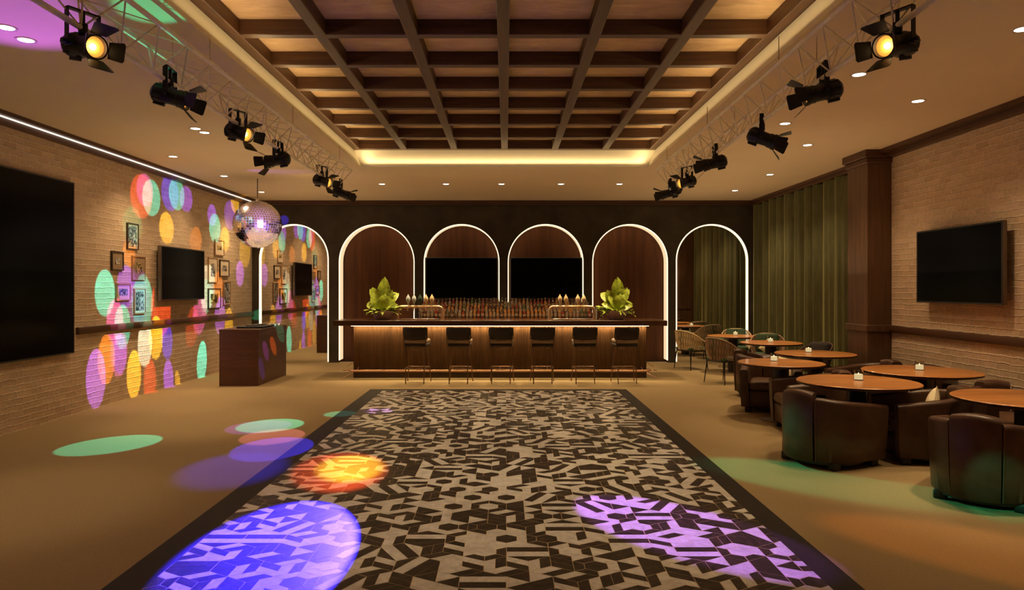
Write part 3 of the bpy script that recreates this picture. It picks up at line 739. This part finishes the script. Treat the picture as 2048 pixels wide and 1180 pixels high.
# ------------------------------------------------------------------ stage spotlights
def spotlight(label, loc, az, el, lit=True):
    # az: degrees from -Y (towards the camera) turning to +X; local beam axis is +X
    t = thing('stage_spotlight', label, 'stage light', loc, R(az - 90), 'black stage spotlights on the trusses')
    T = Matrix.Rotation(R(-el), 4, 'Y')
    yk = MB()
    for s in (-1, 1): yk.box(-.018, .018, s * .095 - .003, s * .095 + .003, -.02, .20)
    yk.box(-.018, .018, -.098, .098, .195, .205)
    yk.build('yoke', 'black', t)
    MB().cyl((0, 0, .125), (0, 0, .205), .012, n=10).lathe([(.026, .07), (.026, .13)], n=12).build('clamp', 'black', t)
    for s in (-1, 1): MB().cyl((0, s * .075, 0), (0, s * .125, 0), .015, n=10).build('side_knob', 'black', t)
    Rx = T @ Matrix.Rotation(R(90), 4, 'Y')
    bd = MB()
    bd.lathe([(.0001, -.135), (.045, -.13), (.068, -.11), (.074, -.08), (.074, -.03), (.062, -.01), (.060, .06), (.066, .065), (.066, .10), (.072, .105), (.072, .135), (.062, .135), (.058, .11)], n=24, T=Rx, caps=False)
    for a in range(0, 360, 45):
        bd.box(.066, .078, -.004, .004, -.10, -.04, 0, Rx @ Matrix.Rotation(R(a), 4, 'Z'))
    bd.box(-.10, -.02, -.014, .014, -.088, -.06, 0, T)
    bd.build('housing', 'black', t)
    MB().lathe([(.0001, .075), (.058, .112)], n=24, T=Rx, caps=False).build('reflector', 'reflector', t)
    MB().lathe([(.0001, -.014), (.016, -.008), (.019, 0), (.016, .008), (.0001, .014)], (0, 0, .098), 12, T=Rx).build('bulb', 'flame', t)
    for k in range(4):
        a = 90 * k
        Tb = Rx @ Matrix.Rotation(R(a), 4, 'Z') @ Matrix.Translation((.072, 0, .135)) @ Matrix.Rotation(R(26 if k % 2 else 34), 4, 'Y')
        w0, w1, L = .048, .075 if k % 2 == 0 else .058, .10
        MB().add([(-.0015, -w0, 0), (-.0015, w0, 0), (-.0015, w1, L * .9), (-.0015, w1 * .8, L), (-.0015, -w1 * .8, L), (-.0015, -w1, L * .9),
                  (.0015, -w0, 0), (.0015, w0, 0), (.0015, w1, L * .9), (.0015, w1 * .8, L), (.0015, -w1 * .8, L), (.0015, -w1, L * .9)],
                 [(5, 4, 3, 2, 1, 0), (6, 7, 8, 9, 10, 11)] + [(i, (i + 1) % 6, 6 + (i + 1) % 6, 6 + i) for i in range(6)], 0, False, Tb).build('barn_door', 'black', t)
    return t
def lamp_at(px, py, X):
    Y = X * F / (px - VX); return (X, Y, EYE + (VY - py) * Y / F)
SL = [(166, 92, -2.50, 62, -12, 'left truss, nearest to the camera'), (340, 192, -2.50, 96, -16, 'left truss, second from the camera'), (476, 265, -2.50, 64, -16, 'left truss, third from the camera'),
      (556, 320, -2.50, -98, -8, 'left truss, fourth from the camera, pointing at the brick wall'), (644, 362, -2.50, 62, -16, 'left truss, fifth from the camera'), (682, 386, -2.505, 97, -20, 'left truss, at its far end')]
SR = [(1795, 90, 2.29, -62, -12, 'right truss, nearest to the camera'), (1646, 184, 2.32, -98, -12, 'right truss, second from the camera'), (1524, 276, 2.35, 68, -24, 'right truss, third from the camera, pointing down at the tables'),
      (1430, 326, 2.38, -98, -12, 'right truss, fourth from the camera'), (1374, 364, 2.41, -62, -14, 'right truss, fifth from the camera'), (1340, 386, 2.44, -98, -14, 'right truss, at its far end')]
for px, py, X, az, el, w in SL + SR: spotlight('black barn-door spotlight on the ' + w, lamp_at(px, py, X), az, el)

# ------------------------------------------------------------------ lights
def light(name, typ, loc, energy, col, target=None, **kw):
    l = bpy.data.lights.new(name, typ); l.energy = energy; l.color = col
    for k, v in kw.items(): setattr(l, k, v)
    o = bpy.data.objects.new(name, l); C.objects.link(o); o.location = loc
    if target is not None:
        o.rotation_euler = (Vector(target) - Vector(loc)).to_track_quat('-Z', 'Y').to_euler()
    return o
DLP = 150
def downlight(p, label, energy=DLP, ang=122):
    t = thing('recessed_downlight', label, 'ceiling light', (p.x, p.y, ZC))
    MB().lathe([(.060, -.004), (.078, -.006), (.080, -.0005)], n=28, caps=False).build('trim_ring', 'ring', t)
    MB().lathe([(.0001, -.003), (.058, -.003)], n=24, caps=False).build('lens', 'downl', t)
    light('downlight_lamp', 'SPOT', (p.x, p.y, ZC - .03), energy * .66, (1.0, .69, .37), (p.x, p.y, 0), spot_size=R(ang), spot_blend=1, shadow_soft_size=.05)
    light('downlight_beam', 'SPOT', (p.x, p.y, ZC - .03), energy * .8, (1.0, .70, .38), (p.x, p.y, 0), spot_size=R(46), spot_blend=.8, shadow_soft_size=.05)
DL = [((12, 55), 'recessed downlight in the purple-lit ceiling corner, cut by the photo edge'), ((52, 80), 'recessed downlight in the purple-lit ceiling corner, beside the cut-off one'),
      ((391, 257), 'left one of the paired downlights left of the left truss'), ((409, 265), 'right one of the paired downlights left of the left truss'),
      ((346, 313), 'recessed downlight near the left crown moulding above the television'), ((448, 352), 'recessed downlight left of the mirror ball rod'),
      ((523, 384), 'recessed downlight just above the mirror ball'), ((764, 368), 'leftmost downlight in the row in front of the arches'),
      ((892, 368), 'second downlight from the left in the row before the arches'), ((1003, 368), 'middle downlight in the row before the arches'),
      ((1122, 368), 'fourth downlight from the left in the row before the arches'), ((1239, 368), 'rightmost downlight in the row before the arches'),
      ((1718, 149), 'downlight right of the second spotlight on the right truss'), ((1836, 202), 'downlight nearest to the right crown moulding'),
      ((1570, 247), 'downlight right of the third spotlight on the right truss'), ((1615, 290), 'downlight left of the walnut column'),
      ((1540, 349), 'downlight over the woven chair tables'), ((1470, 381), 'downlight nearest the right mirror arch'), ((2046, 58), 'downlight at the right edge of the photo')]
for (px, py), lab in DL:
    p = on_ceil(px, py); e = DLP * (1.45 if p.y > 13 else (1.15 if p.y > 9 else (.95 if px > 1800 else .62))) * (.62 if px in (391, 409, 12, 52) else 1)
    downlight(p, lab, e)
for i, (px, py) in enumerate([(-4.0, 2.5), (-4.0, -.5), (4.0, 2.5), (4.0, -.5), (0, -.8)]):
    light('rear_downlight_lamp', 'SPOT', (px, py, ZC - .03), DLP * .22, (1.0, .69, .37), (px, py, 0), spot_size=R(130), spot_blend=.9, shadow_soft_size=.05)
# cove lighting: slim unseen fill lights added along the foot of the riser, throwing light up into the coffers
def cove(loc, sx, rot, e):
    l = light('cove_fill', 'AREA', loc, e, (1.0, .72, .34), None, shape='RECTANGLE', size=sx, size_y=.03); l.rotation_euler = rot; return l

for xa, rz in ((TX0 + .05, R(-58)), (TX1 - .05, R(58))):
    pass
u_ = light('under_counter_fill', 'AREA', ((BX0 + BX1) / 2, 13.43, .996), 40, (1.0, .72, .34), None, shape='RECTANGLE', size=BX1 - BX0, size_y=.015); u_.rotation_euler = (R(8), 0, 0)  # added area light carrying the strip's glow onto the fluted panel
yl = (TY0 + TY1) / 2; Ll = TY1 - TY0 - .3
cove((TX0 + .11, yl, ZC + .012), Ll, (R(180 + 18), 0, R(90)), 26)
cove((TX1 - .11, yl, ZC + .012), Ll, (R(180 - 18), 0, R(90)), 26)
cove(((TX0 + TX1) / 2, TY1 - .11, ZC + .012), TX1 - TX0 - .2, (R(180 + 12), 0, 0), 6)
for nm_, loc_, sx_, sy_, e_ in (('ceiling_wash_fill', (-4.0, 12.2, 1.9), 2.2, 7.0, 26), ('ceiling_wash_fill', (4.0, 12.2, 1.9), 2.2, 7.0, 26), ('ceiling_wash_fill', (0, 9.0, 1.9), 3.5, 8.0, 17), ('ceiling_wash_fill', (-4.2, 4.5, 1.5), 2.0, 6.0, 8), ('ceiling_wash_fill', (4.2, 4.5, 1.5), 2.0, 6.0, 8)):  # upward fill lights without fixtures, added to brighten the ceiling
    u_ = light(nm_, 'AREA', loc_, e_, (1.0, .68, .36), None, shape='RECTANGLE', size=sx_, size_y=sy_); u_.rotation_euler = (R(180), 0, 0)
for sx_, sy_, tx_, ty_, e_ in ((-2.25, 4.5, -.6, 5.4, 100), (2.1, 4.45, .6, 5.4, 100), (-2.25, 6.9, -.2, 7.2, 110), (2.15, 6.7, .3, 7.4, 110), (-2.25, 9.75, -.4, 9.8, 130), (2.2, 9.4, .4, 9.8, 130)):
    light('dance_floor_fill', 'SPOT', (sx_, sy_, 3.06), e_, (1.0, .76, .44), (tx_, ty_, 0), spot_size=R(62), spot_blend=1, shadow_soft_size=.06)  # fill spots added beside the truss lamps to brighten the dance floor
# colour washes from added spots; many stand where no lamp hangs
def patch(target, r, col, k=1.0, src=None, blend=.12):
    T_ = Vector(target)
    if src is None: src = (-2.76, min(10.6, max(4.5, T_.y)), 3.12)
    D = (T_ - Vector(src)).length
    light('colour_beam', 'SPOT', src, k * D * D * 48, col, T_, spot_size=2 * math.atan(r / D), spot_blend=blend, shadow_soft_size=.008)
CY = (.07, 1, .85); BL = (.06, .04, 1); VI = (.28, .08, 1); RO = (1, .09, .02); YE = (1, .62, .03); MA = (1, .15, .75); OR = (1, .30, .02); WH = (.9, 1, .85); GR = (.04, .80, .42); PV = (.42, .14, 1)
WP = [(283, 392, 32, 110, RO, 1.0), (290, 380, 22, 90, MA, .9), (303, 395, 30, 80, CY, 1.1), (340, 385, 30, 78, BL, 1.3), (353, 388, 22, 84, CY, 1.0), (373, 398, 20, 60, VI, 1.1),
      (333, 455, 24, 70, YE, 1.3), (265, 450, 30, 90, GR, .35), (210, 582, 37, 92, CY, 1.5), (258, 505, 22, 56, OR, .9), (252, 570, 36, 76, VI, 1.2), (285, 600, 42, 100, CY, 1.0), (276, 590, 44, 100, VI, .5),
      (230, 640, 30, 90, MA, 1.1), (245, 650, 26, 100, CY, 1.0), (192, 752, 38, 112, PV, 1.5), (213, 715, 26, 120, OR, 1.3), (240, 705, 28, 70, BL, 1.1), (238, 700, 34, 90, MA, .6), (268, 745, 26, 96, YE, 1.6),
      (290, 685, 26, 90, WH, 1.4), (312, 672, 24, 90, YE, 1.8), (322, 610, 34, 120, RO, 1.2), (334, 680, 22, 66, BL, 1.3), (337, 755, 24, 56, VI, 1.3), (300, 760, 40, 50, RO, .8), (355, 760, 12, 30, YE, .8),
      (404, 720, 22, 68, CY, 1.5), (430, 455, 18, 66, CY, 1.1), (424, 430, 18, 40, VI, 1.2), (460, 430, 20, 60, VI, .8), (450, 478, 16, 50, YE, 1.2), (392, 480, 24, 50, OR, .6), (414, 570, 26, 90, WH, .8), (413, 590, 22, 60, CY, .6),
      (400, 622, 34, 60, MA, .7), (385, 650, 30, 60, RO, .5), (440, 628, 24, 60, PV, 1.0), (458, 645, 20, 46, YE, .8), (436, 570, 16, 60, OR, .8), (480, 546, 16, 46, PV, 1.2), (490, 500, 22, 60, YE, .6), (470, 405, 16, 40, YE, .9)]
for px, py, w, h, col, k in WP:
    p = on_left(px, py); dY = w * p.y * p.y / (F * 5.83); dZ = h * p.y / F
    sy_ = p.y if (p.y < 12.0 or p.y > 13.9) else (11.9 if p.y < 12.9 else 14.0)
    src_ = Vector((-3.7, sy_, 3.45)); dv = (src_ - p); cs = dv.x / dv.length
    patch(p, .54 * math.sqrt(dY * cs * dZ), col, k * .85 / cs, src_)
SF = (-3.0, 10.3, 3.5)
patch(on_floor(228, 888), .44, CY, 1.3, SF); patch(on_floor(543, 850), .40, CY, 1.3, (-2.6, 10.7, 3.15)); patch(on_floor(520, 853), .38, VI, .9, (-2.6, 10.7, 3.15))
patch(on_floor(547, 872), .36, (1, .3, .4), .8, (-2.6, 10.7, 3.15)); patch(on_floor(548, 895), .42, BL, 2.2, (-2.6, 10.7, 3.15)); patch(on_floor(470, 935), .55, BL, .9, SF, .6)
patch(on_floor(680, 828), .22, CY, .8, (-2.3, 10.8, 3.1)); patch(on_floor(755, 822), .22, PV, .9, (-2.3, 10.8, 3.1))
patch(on_floor(540, 1100), .58, (.035, .02, 1), 20, (-1.8, 10.9, 3.4), .25); patch(on_floor(700, 935), .36, YE, 1.8, (-2.3, 10.6, 3.1), .6); patch(on_floor(680, 938), .48, RO, 1.1, (-2.3, 10.6, 3.1), .4)
patch((1.2, 5.05, 0), .52, PV, 2.6, (-2.3, 9.6, 3.1), .3)
patch((2.75, 6.35, 0), .62, GR, .75, (-2.3, 10.4, 3.1), .5); patch((3.2, 4.5, 0), .6, OR, .5, (-2.3, 9.6, 3.1), .6)
patch((3.75, 5.35, .15), .3, GR, .5, (-.5, 1.0, 3.5), .6)
# ceiling and mirror-ball glints, also from added spots without fixtures
patch((-3.7, 5.2, ZC), .75, (.5, .12, 1), 1.1, (-4.6, 7.6, 1.2), .7)
patch((-2.45, 5.0, ZC), .32, GR, 1.0, (-4.9, 7.6, 1.2), .5)
patch((-3.9, 12.2, ZC), .28, VI, .5, (-5.2, 11.9, 3.3), .6); patch((-2.9, 12.6, ZC), .30, YE, .2, (-4.9, 12.6, 3.4), .6)
patch((-5.75, YB - .02, 1.9), .22, BL, 2.0, (-3.6, 11.0, 3.2), .4); patch((-5.7, YB, 1.15), .18, GR, 1.6, (-3.6, 11.0, 3.2), .4); patch((-5.1, YB, 3.27), .12, BL, 3.5, (-3.6, 11.0, 3.2), .4)
patch(BC, .40, (.75, .40, 1), 4, (-1.0, 7.5, 2.6), .5); patch(BC + Vector((-.1, -.3, .05)), .08, CY, 6, (-1.2, 8.0, 2.6), .4)
for (px, py, col, k) in ((532, 700, VI, 1.0), (547, 690, OR, 1.0), (560, 660, CY, .6), (524, 735, BL, .8)):
    Y = -4.31 * F / (px - VX); patch((-4.31, Y, EYE + (VY - py) * Y / F), .12 if px != 560 else .16, col, k * 4.5, (-2.3, 10.6, 3.1))

# ------------------------------------------------------------------ tables and candles
def round_table(x, y, d, label):
    t = thing('round_table', label, 'table', (x, y, 0), 0, 'round walnut tables in the seating area')
    r = d / 2
    MB().lathe([(.0001, .745), (r - .012, .745), (r, .738)], n=64, caps=False, sm=False).build('table_top', 'table', t)
    MB().lathe([(r, .7379), (r - .004, .715), (r - .05, .705), (.0001, .705)], n=64, caps=False).build('edge_band', 'table_edge', t)
    MB().lathe([(.10, .012), (.10, .705)], n=32).build('pedestal', 'stem', t)
    MB().lathe([(.25, 0), (.25, .008), (.24, .012)], n=48).build('base_plate', 'basep', t)
    return t
TB = [(4.60, 14.4, 1.01, 'farthest round walnut table, nearest to the mirror arch'), (4.70, 12.6, 1.06, 'second farthest round walnut table, before the green curtain'),
      (4.57, 10.5, 1.13, 'round walnut table in front of the walnut column'), (3.56, 9.2, 1.07, 'round walnut table farthest left, above the facing leather armchair'),
      (3.63, 7.33, 1.18, 'round walnut table above the front left leather armchair'), (4.83, 8.27, 1.25, 'large round walnut table beside the right brick wall'),
      (4.56, 6.20, 1.17, 'round walnut table cut off by the right photo edge')]
for x_, y_, d_, l_ in TB: round_table(x_, y_, d_, l_)
def candle(px, py, lab, i):
    x_, y_, d_, l_ = TB[i]
    Y = F * (EYE - .745) / (py - VY); X = (px - VX) * Y / F
    t = thing('candle_holder', 'lit candle in glass on the ' + lab, 'candle', (X, Y, .745), 0, 'lit candles on the round tables')
    r, h = .047, .105
    MB().lathe([(r, 0), (r, h), (r - .004, h), (r - .004, .008), (.0001, .008)], n=24).build('glass_cup', 'glass', t)
    MB().lathe([(.0001, .009), (r - .005, .009), (r - .005, .062), (.0001, .060)], n=20).build('wax', 'wax', t)
    MB().cyl((0, 0, .060), (0, 0, .070), .0015, n=6).lathe([(.0001, .067), (.0035, .071), (.0001, .079)], n=8).build('wick', 'flame', t)
CN = [(1471, 670, 'farthest table by the mirror arch'), (1541, 684, 'second farthest table by the curtain'), (1617, 704.5, 'table before the walnut column'), (1548, 722, 'table farthest left of the seating area'),
      (1717, 760, 'table above the front left armchair'), (1839, 740, 'large table beside the right brick wall')]
for i, (px, py, l) in enumerate(CN): candle(px, py, l, i)

# ------------------------------------------------------------------ leather tub armchairs (face +Y)
def upath(w, d, n=40):
    pts = []
    for i in range(n + 1):
        t = i / n
        a = -PI / 2 + 0  # placeholder
        pts.append(t)
    return pts
def plan(t, w=.40, f=.40, b=.40):
    """U-shaped plan: t 0..1 from right arm front, round the back, to left arm front. returns point and outward normal"""
    Ls = f - .02; La = PI * w * .93; L = 2 * Ls + La; s = t * L
    if s < Ls: return Vector((w, f - s, 0)), Vector((1, 0, 0))
    if s > L - Ls: return Vector((-w, .02 + (s - (L - Ls)), 0)), Vector((-1, 0, 0))
    a = (s - Ls) / La * PI
    return Vector((w * math.cos(a), .02 - (b + .02) * math.sin(a), 0)), Vector((math.cos(a), -math.sin(a), 0)).normalized()
def sweep(m, t0, t1, z0, hf, th, n=24, r=.035, bulge=0.0, taper=.94, inset=0.0):
    rings = []
    for i in range(n + 1):
        t = t0 + (t1 - t0) * i / n; p, nn = plan(t); h = hf(t); e = bulge
        prof = []
        prof.append((e, z0)); prof.append((e, z0 + .25)); prof.append((e, h - r))
        for q in range(1, 5): a = PI / 2 * q / 4; prof.append((e - r + r * math.cos(a), h - r + r * math.sin(a)))
        for q in range(0, 5): a = PI / 2 * q / 4; prof.append((e - th + r - r * math.sin(a), h - r + r * math.cos(a)))
        prof.append((e - th, z0))
        ring = []
        for o_, z in prof:
            k = taper + (1 - taper) * min(1, z / .5)
            q = (p + nn * o_); ring.append(Vector((q.x * k, q.y * k, z)))
        rings.append(ring)
    k = len(rings[0]); vs = [v for rg in rings for v in rg]
    fs = [(i * k + j, i * k + (j + 1) % k, (i + 1) * k + (j + 1) % k, (i + 1) * k + j) for i in range(n) for j in range(k)]
    m.add(vs, fs, 0, True); m.add(rings[0], [tuple(range(k))], 0, False); m.add(rings[-1], [tuple(range(k - 1, -1, -1))], 0, False)
def armchair():
    t = thing('leather_armchair', '', 'armchair', (0, 0, 0), 0, 'brown leather tub armchairs around the tables')
    arm = lambda u: .585 + .085 * min(1, min(u, 1 - u) / .38)
    for nm, a, b in (('arm', 0.0, .407), ('arm', .593, 1.0)):
        m = MB(); sweep(m, a, b, .075, arm, .11); m.build(nm, 'leather', t)
    m = MB(); sweep(m, .418, .582, .075, lambda u: .735 - .02 * ((u - .5) / .082) ** 2, .14, 20, .045, .018); m.build('backrest', 'leather', t)
    m = MB()
    for s in (.409, .591):
        p, nn = plan(s); q0 = p * .94 + nn * .004; q1 = p + nn * .004
        m.tube([(q0.x, q0.y, .08), (q1.x, q1.y, .45), (q1.x, q1.y, .66)], .006, 6)
    m.build('seam_piping', 'leather_seat', t)
    MB().rbox(-.285, .285, -.27, .37, .075, .30, .02, 2).build('seat_base', 'leather', t)
    MB().rbox(-.283, .283, -.26, .385, .30, .425, .045, 4).build('seat_cushion', 'leather_seat', t)
    MB().lathe([(.345, .045), (.35, .075)], n=32).build('plinth', 'foot', t)
    for sx, sy in ((-.27, -.20), (.27, -.20), (-.29, .30), (.29, .30)):
        MB().rbox(sx - .045, sx + .045, sy - .045, sy + .045, 0, .076, .012, 2).build('foot', 'foot', t)
    return t
ac = armchair()
AC = [(3.12, 6.96, 27, 'brown leather armchair front left, seen from behind'), (3.86, 5.72, 46, 'brown leather armchair cut off by the right photo edge, nearest the camera'),
      (4.20, 7.12, 172, 'brown leather armchair facing left with cream pillow, right of the front left armchair'), (3.66, 8.46, 176, 'brown leather armchair behind the front left one, below the table above it'),
      (3.73, 9.98, -112, 'brown leather armchair facing the camera behind the leftmost table, with cream pillow'), (4.03, 11.22, -35, 'brown leather armchair tucked behind the leftmost round table, farthest of all'),
      (4.92, 9.64, -172, 'brown leather armchair before the walnut column at the brick wall'), (5.16, 8.84, -130, 'brown leather armchair squeezed between large table and right brick wall'),
      (5.09, 7.16, -100, 'brown leather armchair behind the table at the right photo edge')]
for i, (x_, y_, phi, lab) in enumerate(AC):
    o = ac if i == 0 else dup(ac)
    o.location = (x_, y_, 0); o.rotation_euler = (0, 0, R(phi - 90)); o['label'] = lab
def pillow(loc, rot, label, s=.2):
    m = MB(); vs = []; n = 10
    for side in (1, -1):
        for j in range(n + 1):
            for i in range(n + 1):
                u = -1 + 2 * i / n; v = -1 + 2 * j / n
                k = 1 - .10 * (1 - abs(u) ** 2) * abs(v) ** 3; k2 = 1 - .10 * (1 - abs(v) ** 2) * abs(u) ** 3
                e = max(0, (1 - u * u) * (1 - v * v)) ** .5
                vs.append((s * u * k2, side * .065 * e, s * v * k))
    N = (n + 1) ** 2; fs = []
    for sd in (0, 1):
        for j in range(n):
            for i in range(n):
                a = sd * N + j * (n + 1) + i; q = (a, a + 1, a + n + 2, a + n + 1); fs.append(q if sd == 0 else q[::-1])
    m.add(vs, fs, 0, True); o = m.build('throw_pillow', 'cream'); o.location = loc; o.rotation_euler = rot
    return tag(o, label, 'pillow', 'cream throw pillows on the chairs')
pillow((4.02, 10.06, .55), (R(-20), R(8), R(-16)), 'cream square pillow in the leather armchair behind the leftmost table', .17)
pillow((4.36, 7.26, .52), (R(14), R(38), R(70)), 'cream pillow in the left-facing armchair, only its corner showing', .14)

# ------------------------------------------------------------------ woven rope chairs (face +Y)
def wplan(t, w, f, b):
    a = -PI * .12 + t * PI * 1.24
    c, s_ = math.cos(a), math.sin(a)
    return Vector((w * math.copysign(abs(c) ** .75, c), -b * s_ if s_ > 0 else -f * s_ * 2.2, 0))
def rope_chair(mat, cmat, pil=True):
    t = thing('woven_chair', '', 'chair', (0, 0, 0), 0, 'woven rope dining chairs by the curtain')
    rim = []; low = []; n = 44
    for i in range(n + 1):
        u = i / n; p = wplan(u, .31, .26, .30); q = wplan(u, .255, .24, .24)
        h = .60 + .22 * math.sin(PI * min(1, max(0, (u - .06) / .88))) ** .8
        rim.append(Vector((p.x, p.y, h))); low.append(Vector((q.x, q.y, .41)))
    MB().tube(rim, .013, 8).build('top_rail', mat, t)
    m = MB()
    for i in range(0, n):
        a = low[i]; b = rim[min(n, i + 1)]; mid = (a + b) / 2 + Vector((a.x, a.y, 0)) * .06
        m.tube([a, mid, b], .0068, 5)
        if i % 2 == 0 and i > 1: m.tube([low[i], (low[i] + rim[i - 2]) / 2 + Vector((a.x, a.y, 0)) * .05, rim[i - 2]], .0065, 5)
    m.build('rope_weave', mat, t)
    ring = [(.25 * math.copysign(abs(math.cos(a)) ** .5, math.cos(a)), .24 * math.copysign(abs(math.sin(a)) ** .5, math.sin(a)), .405) for a in [2 * PI * k / 32 for k in range(32)]]
    MB().tube(ring, .013, 8, True).build('seat_frame', 'black', t)
    MB().rbox(-.23, .23, -.22, .23, .405, .47, .025, 3).build('seat_cushion', cmat, t)
    MB().rbox(-.205, .205, -.055, .055, -.02, .33, .045, 3, T=Matrix.Translation((0, -.13, .50)) @ Matrix.Rotation(R(12), 4, 'X')).build('back_cushion', cmat, t)
    for sx, sy in ((-1, -1), (1, -1), (-1, 1), (1, 1)):
        MB().cyl((sx * .21, sy * .20, .40), (sx * .255, sy * .235, 0), .012, .008, n=8).build('leg', 'black', t)
    return t
w1 = rope_chair('rope', 'green'); w2 = rope_chair('rope2', 'green'); w3 = rope_chair('rope3', 'darkfab')
def put(o, x_, y_, phi, lab): o.location = (x_, y_, 0); o.rotation_euler = (0, 0, R(phi - 90)); o['label'] = lab
put(w1, 3.90, 14.98, 28, 'light tan woven rope chair farthest left, beside the mirror arch')
put(w2, 3.93, 12.80, 28, 'brown woven rope chair with its back to the bar, in front of the tan one')
o = dup(w1); put(o, 4.95, 15.25, -105, 'tan woven chair with green cushion behind the farthest table')
o = dup(w2); put(o, 5.02, 13.62, -108, 'woven chair with green cushion behind the second farthest table')
put(w3, 4.90, 11.42, -160, 'dark brown woven rope chair with dark pillow in front of the curtain')
pillow((4.98, 13.50, .57), (R(-15), R(45), R(-12)), 'cream pillow in the woven chair behind the second farthest table', .13)

# ------------------------------------------------------------------ world, camera, view
w = bpy.data.worlds.new('World'); bpy.context.scene.world = w; w.use_nodes = True
w.node_tree.nodes['Background'].inputs[0].default_value = (.05, .03, .02, 1); w.node_tree.nodes['Background'].inputs[1].default_value = .3
cam = bpy.data.cameras.new('camera'); co_ = bpy.data.objects.new('camera', cam); C.objects.link(co_)
co_.location = (0, 0, EYE); co_.rotation_euler = (R(90), 0, 0)
cam.sensor_width = 36; cam.sensor_fit = 'HORIZONTAL'; cam.lens = 36 * F / 2048
cam.shift_x = (1024 - VX) / 2048; cam.shift_y = -(590 - VY) / 2048; cam.clip_end = 100; cam.clip_start = .05
sc = bpy.context.scene; sc.camera = co_
vs_ = sc.view_settings; vs_.view_transform = 'Standard'; vs_.look = 'None'; vs_.gamma = 1; vs_.exposure = 0.0; vs_.use_curve_mapping = False
sc.display_settings.display_device = 'sRGB'
sc.cycles.max_bounces = 9; sc.cycles.diffuse_bounces = 5; sc.cycles.glossy_bounces = 5; sc.cycles.adaptive_threshold = 0.015; sc.cycles.transmission_bounces = 8
sc.cycles.sample_clamp_indirect = 6
sc.cycles.caustics_reflective = False; sc.cycles.caustics_refractive = False
